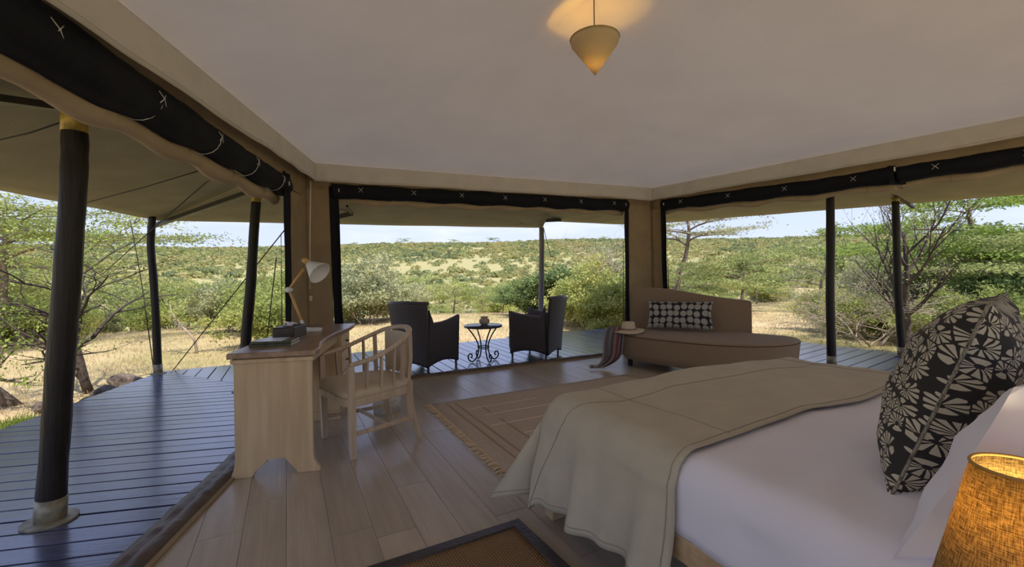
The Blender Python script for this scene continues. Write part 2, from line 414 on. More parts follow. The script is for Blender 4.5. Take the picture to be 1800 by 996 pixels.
for p in ():   # ridge seams running to the peak
    w = 'far'; e = wp('far', 0 if p is A else FLEN, -.02, zf(0 if p is A else FLEN)+.2)
    P = []
    for i in range(15):
        t = i/14*.97; q = e.lerp(PEAK, t); g = t**1.25; q.z = e.z*(1-g)+PEAK.z*g-.006; P.append(q)
    MB().tube(P, .0012, 4).build('ridge_seam', m_ceil, ceil, True)
def wallob(w, opens, label=None):
    o, di, n, zz, T = WALLS[w]
    # header band of tan canvas above the openings, panels between
    hb = MB(); hb.grid(lambda u, v: wp(w, -.085*(w != 'far' or 1)+u*(T+(.17 if w == 'far' else .085)), .10+.006*math.sin(u*T*9), (rollz(w, u*T)-.01 if w == 'left' else zz(u*T)-(.13 if w != 'far' else .06))+v*.36), 60, 3)
    wall = tag(hb.build('wall_'+w, m_canvas, smooth=True, solid=.006), kind='structure')
    edges = [0]
    for a, b in opens: edges += [a, b]
    edges.append(T)
    for k in range(0, len(edges), 2):
        a, b = edges[k], edges[k+1]
        if k == 0: a = -.084
        if w == 'far' and b == T: b = T+.084
        if b-a < .05: continue
        pm = MB(); nn = max(4, int((b-a)/.04))
        pm.grid(lambda u, v: wp(w, a+(b-a)*u, .10+(.012*math.sin(PI*u)+.012*nz3(u*(b-a)*5, v*1.2, 3))*math.sin(PI*u), v*(zz(a)+.1)), nn, 24)
        pm.build('canvas_panel', m_canvas, wall, True, solid=.006)
    # valance
    vm = MB(); nn = int(T/.04)
    def fv(u, v):
        t = u*T; c = math.exp(-min(t, abs(FLEN-t) if w == 'far' else 9)*7)
        d = -.02+.008*nz3(t*3, v*2, 7)-.028*(1-v)*(.3+.7*abs(nz3(t*1.6, 0, 9)))-c*.02*math.sin(t*60)*(1-v)
        return wp(w, t, -.018 if v > .99 else d, zz(t)+(.012*nz3(t*1.1, 5, 1)+.006*nz3(t*4, 1, 1))*(1-v)+v*.212)
    vm.grid(fv, nn, 6); va = vm.build('valance', m_val, wall, True, solid=.003)
    hm = MB().tube([fv(i/80, .12)-Vector((n.x, n.y, 0))*.004 for i in range(81)], .0022, 4, flat=1); hm.build('hem_stitch', m_val, va, True)
    # sill of brown canvas
    sm = MB()
    prof = [(.028, 0), (.030, .014), (.05, .030), (.075, .036), (.10, .026), (.112, .022), (.14, .026), (.185, .012), (.215, -.02), (.222, -.04)]
    if w != 'left': prof = [(a, b*1.25 if b > 0 else b) for a, b in prof]
    nn = int(T/.03)
    def fs(u, v):
        i = v*(len(prof)-1); t = u*T; d, z = prof[int(round(i))]
        k = .010*nz3(t*7, d*9, 2)+.006*nz3(t*22, d*24, 5)
        return wp(w, t, d+(.012*nz3(t*2, 3, 1) if d > .2 else 0), z+(max(-.004, k) if .03 < d < .2 else 0))
    sm.grid(fs, nn, len(prof)-1); sl = sm.build('sill_flap', m_sill, wall, True)
    MB().bar(wp(w, 0, .014, .006), wp(w, T, .014, .006), .028, .014).build('sill_trim', m_canvas, wall, bevel=.003)
    MB().tube([wp(w, i/60*T, .224+.012*nz3(i/60*T*2, 3, 1), -.034) for i in range(61)], .008, 5).build('sill_edging', m_mesh, wall, True)
    return wall
SPL = 3.05   # where the blind of the right wall is split, beside the pole
OP = {'left': [(.60, 6.95)], 'far': [(.20, 4.64)], 'right': [(.12, 6.85)]}
wobs = {w: wallob(w, OP[w]) for w in ('left', 'far', 'right')}
for w in ('left', 'far', 'right'):
    o, di, n, zz, T = WALLS[w]; a, b = OP[w][0]; wall = wobs[w]
    spans = [(a, b)] if w != 'right' else [(a, SPL-.01), (SPL+.01, b)]
    seed = {'left': 1, 'far': 2, 'right': 3}[w]
    for (p, q) in spans:
        # rolled black mesh blind
        N = int((q-p)/.035); nt_ = max(2, int((q-p)/.62)); ties = [p+(q-p)*(i+.5)/nt_ for i in range(nt_)]
        def sag(t):
            return .5-.5*math.cos(2*PI*((t-p)/(q-p)*nt_-.5))      # 0 at ties, 1 between
        ze = .04 if w == 'left' else 0
        pts = [wp(w, p+(q-p)*i/N, .14, rollz(w, p+(q-p)*i/N)-.008*sag(p+(q-p)*i/N)+.006*nz3(i*.09, seed)) for i in range(N+1)]
        rr = [.098-.010*(1-sag(p+(q-p)*i/N))+(.016*max(0, p+(q-p)*i/N-1.6) if w == 'left' else 0) for i in range(N+1)]
        bl = MB().tube(pts, rr, 18, flat=1, rf=lambda i, th: (1+.09*nz3(i*.16, math.cos(th)*1.6, seed+math.sin(th)*1.6)+.035*math.sin(2*th+i*.05)+.04*nz3(i*.45, math.cos(th)*2, 4+math.sin(th)*2))*(1 if abs(math.cos(th)) > .6 else 1)).build('rolled_mesh_blind', m_mesh, wall, True)
        zo = .255 if w != 'left' else .27
        pts = [wp(w, p+(q-p)*i/N, .235 if w != 'left' else .23, flapz(w, p+(q-p)*i/N)-.022*sag(p+(q-p)*i/N+.1)+.012*nz3(i*.05, seed+9)) for i in range(N+1)]
        r0 = .052 if w != 'left' else .064
        rr = [r0-.016*(1-sag(p+(q-p)*i/N+.1))+.008*nz3(i*.12, seed+4) for i in range(N+1)]
        MB().tube(pts, rr, 16, rf=lambda i, th: 1+.10*nz3(i*.16, math.cos(th)*1.5, 3+math.sin(th))+.05*nz3(i*.7, th*.8, 6)).build('rolled_canvas_flap', m_canvas_roll, wall, True)
        for k, t in enumerate(ties):
            z = rollz(w, t); tm = MB()
            if w == 'left':
                tm.tube([wp(w, t, .14+.108*math.cos(h), z+.108*math.sin(h)) for h in [x*PI/9 for x in range(9, 22)]], .0022, 5)
            s = .028
            for sg in (-1, 1): tm.tube([wp(w, t-sg*s, .035, z+s*1.1), wp(w, t, .026, z+.004), wp(w, t+sg*s*.9, .032, z-s*.9)], .0022, 5)
            tm.build('tie_cord', m_white, wall, True)
            MB().tube([wp(w, t+.1, .235+(r0+.004)*math.cos(h), flapz(w, t)+(r0+.002)*math.sin(h)) for h in [x*PI/8 for x in range(17)]], .003, 5).build('flap_strap', m_canvas, wall, True)
    # black mesh edges beside the openings
    for t, sg in ((a, 1), (b, -1)):
        if w == 'far' or (w == 'right' and sg == 1) or (w == 'left' and sg == 1):
            wd = {'left': .17, 'far': .085, 'right': .075}[w]
            MB().grid(lambda u, v: wp(w, t+sg*(-.02+u*wd*(1+.15*nz3(v*3, 1))+(.05 if w == 'far' and sg == 1 else .03)*(1-v)), .085+.02*math.sin(u*PI)+.01*nz3(v*4, u*2, 4), .0+v*(zz(t)-.03)), 5, 30).build('mesh_edge', m_mesh, wall, True, solid=.012)
            MB().grid(lambda u, v: wp(w, t+sg*(wd*.9+u*.045*(1-v)), .12+.008*nz3(v*5, u, 8), .03+v*(zz(t)*.72)), 3, 20).build('canvas_edge', m_canvas, wall, True, solid=.005)
            MB().box(wp(w, t+sg*wd*.9, .036, rollz(w, t)-.01), (.010, .010, .04)).build('toggle', m_white, wall, bevel=.003)
    if w == 'right':
        MB().bar(wp(w, SPL, .13, rollz(w, SPL)+.09), wp(w, SPL, .13, rollz(w, SPL)-.12), .03, .19).build('blind_split', m_mesh, wall)
        MB().box(wp(w, SPL, .025, zz(SPL)-.10), (.012, .012, .05)).build('toggle', m_white, wall, bevel=.003)
def rwall(u0, u1, z0, z1, nu, nv): return MB().grid(lambda u, v: (Lr.x+(Rr.x-Lr.x)*(u0+(u1-u0)*u), Lr.y+(Rr.y-Lr.y)*(u0+(u1-u0)*u)+.01*math.sin(u*70), z0+(z1-z0)*v), nu, nv)
rearw = tag(rwall(0, 1, 2.3, 2.7, 60, 3).build('wall_rear', m_canvas, smooth=True, solid=.006), kind='structure')  # unseen rear wall, opened wide to let extra daylight into the room
rwall(0, .05, 0, 2.32, 10, 8).build('canvas_panel', m_canvas, rearw, True, solid=.006); rwall(.48, .52, 0, 2.32, 10, 8).build('canvas_panel', m_canvas, rearw, True, solid=.006); rwall(.95, 1, 0, 2.32, 10, 8).build('canvas_panel', m_canvas, rearw, True, solid=.006)

# light pull cord on the left corner panel
pc = thing('pull_switch', 'white pull cord with a small switch hanging on the canvas corner behind the desk lamp', 'light switch', wp('far', -.02, .03, 1.2))
def rel(o, p): return Vector(p)-o.location
x0 = at(546, 318, 4.86); x1 = at(545, 508, 4.86)
MB().tube([rel(pc, x0), rel(pc, x0.lerp(x1, .5))+Vector((-.006, 0, 0)), rel(pc, x1)], .0065, 6).build('cord', m_white, pc, True)
MB().box(rel(pc, at(546, 524, 4.86)), (.028, .022, .055)).build('switch_body', m_white, pc, bevel=.006)

# ------------------------------------------------------------ verandah fly
fm = MB(); ZI = .30
def fl3(a, b, c, d, nu=24, nv=12, sg=.05):
    "a,b inner edge, d,c outer edge"
    a, b, c, d = map(Vector, (a, b, c, d))
    def fn(u, v):
        q = a.lerp(b, u).lerp(d.lerp(c, u), v); q.z -= sg*math.sin(PI*u)*(.3+math.sin(PI*v))*.7-.01*nz3(q.x*.9, q.y*.9, 2)
        return q
    fm.grid(fn, nu, nv)
iA = wp('far', 0, .02, zf(0)+ZI); iB = wp('far', FLEN, .02, zf(FLEN)+ZI); iL = wp('left', LT, .02, zl(LT)+ZI); iR = wp('right', RT, .02, zr(RT)+ZI)
oE = Vector((-5.28, 6.58, 2.19)); oL = Vector((LO.x-.15, LO.y, 2.12)); oM = Vector((.70, 9.92, 2.335)); iM = iA.lerp(iB, .68)
oM2 = Vector((.66, 10.25, 2.53)); oC = Vector((3.35, 11.75, 2.56)); oR = Vector((RO.x+.1, RO.y, 1.95))
fl3(iA, iL, oL, oE, 40, 14, .07); fl3(iA, iM, oM, oE, 30, 12, .05); fl3(iM, iB, oC, oM2, 20, 12, .03); fl3(iB, iR, oR, oC, 34, 12, .03)
rd = (Rr-Lr).normalized(); rn = Vector((rd.y, -rd.x, 0))*1.6
fl3(iL, iR, iR+rn-Vector((0, 0, .35)), iL+rn-Vector((0, 0, .35)), 30, 8, .03)  # unseen rear fly, added to keep direct sun out of the rear opening
canopy = tag(fm.build('canopy', m_fly, smooth=True, solid=.004), kind='structure')
pl = (Vector(oE), (Vector(iL)-Vector(iA)).cross(Vector(oE)-Vector(iA)))
def seam(p, q, r=.006, name='guy_line', m=m_rope, off=.03, pl=pl):
    a = onplane(*p, *pl)-Vector((0, 0, off)); b = onplane(*q, *pl)-Vector((0, 0, off)); mid = (a+b)/2-Vector((0, 0, .012))
    return MB().tube([a, mid, b], r, 6).build(name, m, canopy, True)
seam((-10, 240), (118, 203), .005); seam((145, 353), (372, 288), .005)
hr = MB().bar(iA-Vector((0, 0, .17)), oE+(oE-iA).normalized()*.24-Vector((0, 0, .06)), .06, .055); hr.build('hip_rafter', m_spar, canopy)
MB().bar(iA-Vector((0, 0, .195))+Vector((.03, 0, 0)), oE+(oE-iA).normalized()*.22-Vector((-.03, 0, .085)), .012, .008).build('rafter_strip', m_steel, canopy)
a = onplane(-90, 143, *pl)-Vector((0, 0, .05)); b = onplane(95, 172, *pl)-Vector((0, 0, .05)); MB().bar(a, b, .05, .04).build('rafter', m_spar, canopy)
MB().bar(at(560, 388, 6.7), at(619, 375, 7.1), .05, .07).build('spreader_bar', m_spar, canopy)
MB().bar(at(915, 389, 9.2), at(985, 386, 10.1), .05, .08).build('spreader_bar', m_spar, canopy)
MB().tube([at(610, 362, 6.6), at(617, 374, 6.9)], .02, 6).build('spreader_brace', m_pole, canopy); MB().tube([at(922, 372, 9.0), at(913, 389, 9.2)], .02, 6).build('spreader_brace', m_pole, canopy)
MB().bar(at(1568, 338, 6.5), at(1606, 364, 6.9), .05, .035).build('rafter', m_spar, canopy)
for P in ([at(502, 402, 5.3), at(402, 527, 6.0), at(301.5, 654, 6.62)], [at(384, 302, 4.9), at(280, 392, 6.0), at(180, 482, 7.3)], [at(229, 386, 6.6), at(246, 480, 6.66), at(258, 560, 6.7), at(271, 655, 6.75)],
          [at(486, 452, 6.0), at(478, 520, 6.1), at(470, 590, 6.2)], [at(955, 398, 9.9), at(968, 450, 10.6)], [at(1800, 318, 5.9), at(1560, 340, 6.6)], [at(240, 384, 6.55), at(236, 392, 6.5), at(246, 386, 6.6)]):
    MB().tube(spline(P, 5), .007, 5).build('guy_line', m_rope, canopy, True)

def pole(name, label, pts, r, base=True, gold=.22, mat=m_pole, seed=0, group='verandah poles'):
    b = Vector(pts[-1]); t = thing(name, label, 'pole', (b.x, b.y, DZ), 0, group)
    P = [Vector(p)-t.location for p in pts][::-1]; P = spline(P, 10)
    g0 = P[-1]; ax = (P[-1]-P[-8]).normalized()
    MB().tube(P, [r*(1.06-.12*i/len(P)+.07*nz3(i*.22, seed)) for i in range(len(P))], 14, rf=lambda i, th: 1+.045*nz3(i*.12, math.cos(th), math.sin(th)+seed)+.03*nz3(i*.6, math.cos(th)*2, math.sin(th)*2+seed)).build('shaft', mat, t, True)
    if gold: MB().tube([g0-ax*.02, g0+ax*(gold-.02)], r*1.0, 16).build('gold_cap', m_gold, t, True)
    if base:
        d = (P[3]-P[0]).normalized()
        MB().tube([Vector((0, 0, .004)), Vector((0, 0, .004))+d*.13], r*1.13, 16).build('base_sleeve', m_steel, t, True)
        MB().lathe([(r*1.15, 0), (r*2.0, 0), (r*2.0, .010), (r*1.15, .012)], 20).build('base_plate', m_steel, t)
    return t
pole('verandah_pole', 'thick dark wooden pole with a gold top and steel foot, nearest on the left deck', [at(132, 226, 2.45), at(131, 300, 2.45), at(121, 450, 2.45), at(109, 610, 2.45), at(98, 760, 2.45), at(88, 906, 2.45)], .060, True, .16, seed=1)
pole('verandah_pole', 'dark crooked pole at the far left outer corner of the deck', [at(268, 378, 6.3), at(265, 430, 6.3), at(270, 490, 6.3), at(274, 560, 6.3), at(278, 657, 6.3)], .048, True, .09, seed=2)
pole('verandah_pole', 'dark pole standing just behind the desk, left of the canvas corner', [at(451, 352, 5.25), at(447, 400, 5.25), at(441, 500, 5.25), at(433, 590, 5.25), at(426, 690, 5.25)], .055, True, .14, seed=3)
pole('verandah_pole', 'grey weathered pole behind the right wicker armchair', [at(952, 400, 9.7), at(952, 460, 9.7), at(951, 530, 9.7), at(950, 590, 9.7)], .058, True, 0, m_grey_pole, seed=4)
pole('verandah_pole', 'dark pole beside the rounded end of the brown daybed', [at(1459, 322, 6.06), at(1460, 420, 6.06), at(1459, 520, 6.06), at(1462, 640, 6.06)], .052, True, 0, seed=5)
pole('verandah_pole', 'dark pole with small gold top at the right outer edge of the deck', [at(1574, 352, 6.645), at(1576, 430, 6.645), at(1579, 520, 6.645), at(1586, 623, 6.645)], .050, True, .07, seed=6)

# ------------------------------------------------------------ pendant
pd = thing('pendant_lamp', 'cone shaped fabric pendant lamp glowing yellow under the tent peak', 'pendant lamp', (PEAK.x-.01, PEAK.y, PEAK.z-.01))
m_shade = M('pendant_shade_fabric', (.60, .50, .30), .8, trans=.16)
tip = at(1043, 132, 3.0).z-pd.location.z; top = tip+.245
MB().lathe([(.004, tip), (.03, tip+.035), (.158, top-.035), (.165, top)], 40, cap=False).build('cone_shade', m_shade, pd, True, solid=.003)
MB().tube([(0, 0, 0), (0, 0, tip+.12)], .004, 6).build('cord', m_rope, pd)
MB().tube([(.165*math.cos(x*PI/20), .165*math.sin(x*PI/20), top) for x in range(41)], .0035, 6).build('rim', m_gold, pd, True)
def emis(name, col, st):
    m = bpy.data.materials.new(name); m.use_nodes = True; t = m.node_tree; t.nodes.clear()
    e = t.nodes.new('ShaderNodeEmission'); e.inputs[0].default_value = (*col, 1); e.inputs[1].default_value = st
    o = t.nodes.new('ShaderNodeOutputMaterial'); t.links.new(e.outputs[0], o.inputs[0]); return m
MB().lathe([(.004, tip+.03), (.016, tip+.04), (.018, tip+.055), (.010, tip+.07), (.004, tip+.075)], 12).build('bulb', emis('warm_bulb', (1, .60, .15), 22), pd, True)
ld = bpy.data.lights.new('pendant_light', 'POINT'); ld.energy = 1.9; ld.color = (1, .64, .09); ld.shadow_soft_size = .012
lo = bpy.data.objects.new('pendant_light', ld); COL.objects.link(lo); lo.location = pd.location+Vector((0, 0, tip+.088))
# ------------------------------------------------------------ desk
dk = thing('writing_desk', 'pale limed wooden writing desk with scalloped end panel by the left opening', 'desk', (-1.80, 2.83, 0), math.radians(12))
HD = .81
out = [(-.03, 0), (.10, 0), (.115, .03), (.155, .065), (.185, .09), (.19, .105), (.30, .105), (.31, .085), (.335, .055), (.375, 0), (.515, 0), (.505, .03), (.475, .075), (.47, .12), (.47, .765), (0, .765), (0, .12), (-.008, .06)]
def vprism(mb, pts, y0, y1):
    n = len(pts); Vs = [(p[0], y0, p[1]) for p in pts]+[(p[0], y1, p[1]) for p in pts]
    return mb.add(Vs, [tuple(range(n)), tuple(range(n, 2*n))[::-1]]+[(i, n+i, n+(i+1) % n, (i+1) % n) for i in range(n)])
vprism(MB(), out, 0, .035).build('end_panel', m_desk, dk, bevel=.004)
MB().box((.235, -.004, .752), (.50, .02, .03)).build('moulding', m_desk, dk, bevel=.006)
MB().box((.235, .020, .752), (.50, .05, .028)).build('moulding', m_desk, dk, bevel=.006)
fr = spline([(.505, -.03), (.50, .12), (.47, .26), (.455, .45), (.46, .75), (.48, .98), (.515, 1.20), (.525, 1.45), (.525, 1.66)], 6)
top_ = [(-.03, -.03)]+[(p.x, p.y) for p in [Vector((q[0], q[1])) for q in fr]]+[(-.03, 1.66)]
MB().prism(top_, .772, HD).build('desk_top', m_desktop, dk, bevel=.007, seg=3)
ped = MB().box((.235, 1.36, .425), (.45, .52, .69)); ped.box((.235, 1.36, .04), (.46, .53, .08)); pe = ped.build('drawer_pedestal', m_desk, dk, bevel=.004)
for k, (z, h) in enumerate(((.68, .15), (.50, .18), (.27, .25))):
    dw = MB().box((.466, 1.36, z), (.022, .46, h)).build('drawer', m_desk, dk, bevel=.006)
    MB().tube([(.478, 1.33, z), (.50, 1.33, z-.005), (.50, 1.39, z-.005), (.478, 1.39, z)], .005, 6).build('handle', m_iron, dw, True)
MB().box((.03, .60, .60), (.02, 1.13, .33)).build('back_panel', m_desk, dk)
MB().box((.43, .60, .735), (.02, 1.10, .07)).build('apron', m_desk, dk, bevel=.003)
MB().tube([(0, 0, 0), (0, .003, 0)], .001, 3)
def dpt(x, y, z=HD):
    c, s = math.cos(dk.rotation_euler.z), math.sin(dk.rotation_euler.z); return Vector((dk.location.x+c*x-s*y, dk.location.y+s*x+c*y, z))
RZD = math.radians(12)
# magazines
m_cover = M('dark_green_magazine_cover', (.06, .075, .03), .35, var=.4, vs=20); m_cover2 = M('pale_magazine_cover', (.62, .63, .68), .3)
m_pages = M('paper_pages', (.70, .67, .60), .8, var=.1, vs=90); m_pic = M('magazine_photo', (.10, .06, .045), .3, var=.6, vs=25)
def mag(name, lab, loc, rz, z, cov, w=.22, l=.30, th=.014, extra=False):
    t = thing(name, lab, 'magazine', (loc[0], loc[1], z), rz, None)
    MB().box((0, 0, th/2), (w-.006, l-.006, th-.004)).build('pages', m_pages, t)
    c = MB().box((0, 0, th-.001), (w, l, .002)); c.box((0, 0, .001), (w, l, .002)); c.box((0, -l/2+.001, th/2), (w, .002, th)); cv = c.build('cover', cov, t, bevel=.0006)
    if extra: MB().box((.06, .02, th+.0012), (.09, .20, .0012)).build('cover_picture', m_pic, t)
    return t
p = dpt(.155, .33)
mag('magazine', 'lower dark green magazine of the pair on the near end of the desk', p, RZD-.05, HD, m_cover, .275, .21, .017)
mg = mag('magazine', 'upper magazine with a pale cover on top of the pair on the desk', (p.x, p.y+.004), RZD-.02, HD+.0185, m_cover, .27, .205, .015, False)
q = bpy.data.objects[-1] if False else None
MB()
pass
MB().box((-.03, 0, .0165), (.20, .198, .0012)).build('cover_print', m_cover2, mg); MB().box((.105, 0, .0165), (.055, .198, .0014)).build('cover_picture', m_pic, mg)
# tissue box
m_leather = M('dark_brown_leather', (.035, .024, .020), .32, var=.3, vs=10, bump=.3, bs=120)
p = dpt(.145, .74); tb = thing('tissue_box', 'dark brown leather tissue box holder on the desk', 'tissue box', (p.x, p.y, HD), RZD-.12)
MB().box((0, 0, .045), (.165, .27, .09)).build('box_body', m_leather, tb, bevel=.008)
MB().box((0, 0, .092), (.05, .14, .005)).build('slot', m_iron, tb, bevel=.002)
MB().grid(lambda u, v: (.02*math.sin(v*9)+(u-.5)*.05, (v-.5)*.10, .092+.035*math.sin(PI*v)*(.6+.4*math.sin(u*7))), 6, 12).build('tissue', m_sheet, tb, True, solid=.001)
# small dish
p = dpt(.27, 1.02); ds = thing('small_dish', 'small round white dish on the desk beside the lamp', 'dish', (p.x, p.y, HD))
MB().lathe([(.0, .0), (.052, 0), (.060, .010), (.062, .032), (.057, .032), (.054, .010), (0, .008)], 28, cap=False).build('bowl', m_lwhite, ds, True)
# desk lamp
p = dpt(.13, 1.22); lm = thing('desk_lamp', 'beech and white jointed desk lamp with a white cone shade turned right', 'desk lamp', (p.x, p.y, HD))
D0 = p.y
def lp(x, y, dd=0): return at(x, y, D0+dd)-lm.location
MB().lathe([(0, 0), (.085, 0), (.085, .012), (.03, .022), (.020, .045), (0, .05)], 28, cap=False).build('base', m_lwhite, lm, True)
j0 = Vector((0, 0, .05)); j1 = lp(508, 509); j2 = lp(538, 466)
lo_arm = thing
a0 = j0+Vector((-.004, 0, 0)); MB().tube([j0.lerp(j1, .10), j0.lerp(j1, .92)], .0125, 10).build('lower_arm', m_lwood, lm, True)
MB().tube([j0, j0.lerp(j1, .12)], .014, 10).build('knuckle', m_lwhite, lm, True)
MB().tube([j1+Vector((0, -.022, 0)), j1+Vector((0, .022, 0))], .026, 16).build('elbow_joint', m_lwhite, lm, True)
MB().tube([j1.lerp(j2, .10), j1.lerp(j2, .86)], .014, 10).build('upper_arm', m_lwood, lm, True)
MB().tube([j1.lerp(j2, .84), j2], .007, 8).build('chrome_rod', m_steel, lm, True)
hd = lp(539, 460); sc = lp(542, 463); se = lp(565, 482, -.05); ax = (se-sc).normalized()
MB().tube([hd-ax*.045, hd-ax*.04, hd+ax*.015], [.018, .026, .026], 16).build('head_cap', m_lwood, lm, True)
sh = MB().tube([sc, sc+ax*.01, sc+ax*.155, sc+ax*.16], [.024, .034, .105, .107], 32, cap=False); s_ = sh.build('shade', m_lwhite, lm, True, solid=.003)
MB().tube([sc+ax*.02, sc+ax*.05, sc+ax*.09, sc+ax*.105], [.012, .016, .026, .008], 14).build('bulb', M('frosted_bulb', (.8, .8, .78), .3), lm, True)

# ------------------------------------------------------------ desk chair
ch = thing('desk_chair', 'pale limed wood barrel chair with slatted arms and cream seat at the desk', 'chair', (-1.147, 3.49, 0), math.radians(131.8))
rail = spline([(-.30, .27, .665), (-.305, .10, .695), (-.285, -.08, .76), (-.20, -.245, .835), (0, -.315, .862), (.20, -.245, .835), (.285, -.08, .76), (.305, .10, .695), (.30, .27, .665)], 8)
MB().tube(rail, .026, 12, flat=.62).build('top_rail', m_chair, ch, True)
def flatbar(mb, P, w, d, out=(0, 1, 0)):
    for a, b in zip(P[:-1], P[1:]): mb.bar(a, b, w, d, out)
    return mb
for sx in (-1, 1):
    MB().tube([(sx*.285, .25, 0), (sx*.29, .255, .3), (sx*.298, .262, .66)], [.024, .028, .024], 4, rf=lambda i, th: 1.2).build('leg', m_chair, ch, bevel=.004)
    MB().tube(spline([(sx*.235, -.315, 0), (sx*.222, -.26, .16), (sx*.215, -.235, .32), (sx*.215, -.235, .46)], 4), [.020]*3+[.025]*10, 4, rf=lambda i, th: 1.2).build('leg', m_chair, ch)
    for k, y in enumerate((.14, .03, -.075, -.165)):
        tt = [p for p in rail if p.x*sx > .05]; c = min(tt, key=lambda p: abs(p.y-y-(.0))); bx = sx*(.275-.0*k) if k < 2 else sx*(.262 if k == 2 else .225)
        MB().bar((bx, y, .425), (c.x, c.y, c.z-.01), .014, .034, (1, 0, 0) if k < 3 else (1, 1, 0)).build('slat', m_chair, ch, bevel=.003)
    MB().bar((sx*.285, .25, .17), (sx*.222, -.262, .17), .02, .03).build('stretcher', m_chair, ch, bevel=.004)
    MB().tube([(sx*.17, -.245, .42), (sx*.185, -.262, .64), (sx*.19, -.258, .83)], .017, 4, rf=lambda i, th: 1.3).build('back_post', m_chair, ch)
MB().bar((-.25, -.02, .175), (.25, -.02, .175), .02, .028).build('stretcher', m_chair, ch, bevel=.004)
plan = spline([(-.30, .275), (0, .30), (.30, .275), (.285, 0), (.24, -.20), (.12, -.275), (0, -.29), (-.12, -.275), (-.24, -.20), (-.285, 0)], 5, True)
plan = [(p[0], p[1]) for p in [(q.x, q.y) for q in [Vector((a[0], a[1])) for a in plan]]]
MB().prism(ccw(plan), .37, .425).build('seat_frame', m_chair, ch, bevel=.006)
cu = MB(); n = len(plan)
rings = [(.97, .425), (1.0, .44), (.99, .462), (.93, .482), (.75, .497), (.4, .506), (.05, .508)]
Vs = [(p[0]*k, p[1]*k, z) for k, z in rings for p in ccw(plan)]
cu.add(Vs, [(i*n+j, i*n+(j+1) % n, (i+1)*n+(j+1) % n, (i+1)*n+j) for i in range(len(rings)-1) for j in range(n)]+[tuple((len(rings)-1)*n+j for j in range(n))])
cu.build('seat_cushion', m_seat, ch, True)
MB().grid(lambda u, v: ((u-.5)*.36, -.250-.035*math.cos((u-.5)*PI)+.012*math.sin(PI*v)*math.sin(PI*u), .50+v*.33), 14, 12).build('back_pad', m_seat, ch, True, solid=.03, bevel=.005)

# ------------------------------------------------------------ waste basket
wb = thing('waste_basket', 'pale round waste basket on the floor behind the desk chair', 'basket', (-1.22, 4.22, 0))
MB().lathe([(0, 0), (.12, 0), (.145, .27), (.138, .27), (.115, .01), (0, .01)], 28, cap=False).build('body', M('pale_basket', (.62, .60, .55), .7, var=.15, vs=30), wb, True)
MB().tube([(.142*math.cos(x*PI/16), .142*math.sin(x*PI/16), .27) for x in range(33)], .006, 6).build('rim', m_lwhite, wb, True)

# ------------------------------------------------------------ wicker armchairs
def armchair(lab, loc, rz):
    t = thing('wicker_armchair', lab, 'armchair', (loc[0], loc[1], DZ), rz, 'wicker armchairs on the deck')
    fw, rw_, d = .35, .27, .30          # half widths front / rear, half depth
    def q(P, nu, nv): return lambda u, v: P(u, v)
    # backrest: curved, tall, flares back
    def back(u, v):
        x = (u-.5)*2; z = .12+v*.83; w = rw_+.07*v
        zb = .055+.055*(1-x*x)-.0; z = zb+(.95-zb+.012*(1-abs(x)))*v
        return (x*w, -d-.01-.10*v**1.6-.05*(1-x*x)*(.4+v), z)
    MB().grid(back, 16, 20, uvf=lambda u, v: (u*.62, v*.83)).build('backrest', m_wicker, t, True, solid=.045, off=1)
    rimp = [back(i/16, 1) for i in range(17)]
    MB().tube([(a, b+.022, c) for a, b, c in rimp], .026, 8, flat=.9).build('back_rim', m_wicker_rim, t, True)
    for sx in (-1, 1):
        def side(u, v):        # u rear->front
            top_ = .66+.075*u+.03*math.sin(PI*u)*-1
            if u < .12: top_ = .66+(.12-u)*1.6
            zb = .06+.06*math.sin(PI*u)
            w = rw_+(fw-rw_)*u+.03*v
            return (sx*w, -d+2*d*u-.02, zb+(top_-zb)*v)
        MB().grid(side, 16, 14, uvf=lambda u, v: (u*.6, v*.55)).build('arm', m_wicker, t, True, solid=.05, off=-sx)
        MB().tube([Vector(side(u/16, 1))+Vector((-sx*.025, 0, 0)) for u in range(1, 17)], .030, 8, flat=.6).build('arm_rim', m_wicker_rim, t, True)
        for y, w in ((d-.045, fw-.03), (-d, rw_-.025)):
            MB().tube([(sx*w, y, 0), (sx*w, y, .20)], [.017, .021], 8).build('leg', m_wicker_rim, t)
    MB().grid(lambda u, v: ((u-.5)*2*(rw_+(fw-rw_)*v), -d+2*d*v-.02, .40), 6, 6, uvf=lambda u, v: (u*.6, v*.6)).build('seat', m_wicker, t, False, solid=.06)
    MB().grid(lambda u, v: ((u-.5)*2*(fw-.01), d-.03, .15+.05*math.sin(PI*u)+(.25-.05*math.sin(PI*u))*v), 10, 6, uvf=lambda u, v: (u*.6, v*.3)).build('front_apron', m_wicker, t, True, solid=.03)
    return t
armchair('dark wicker armchair left of the small round table, its back to the room', (-1.26, 6.50), math.radians(-28))
armchair('dark wicker armchair on the deck right of the small round table, seen from its side', (.36, 7.26), math.radians(62))

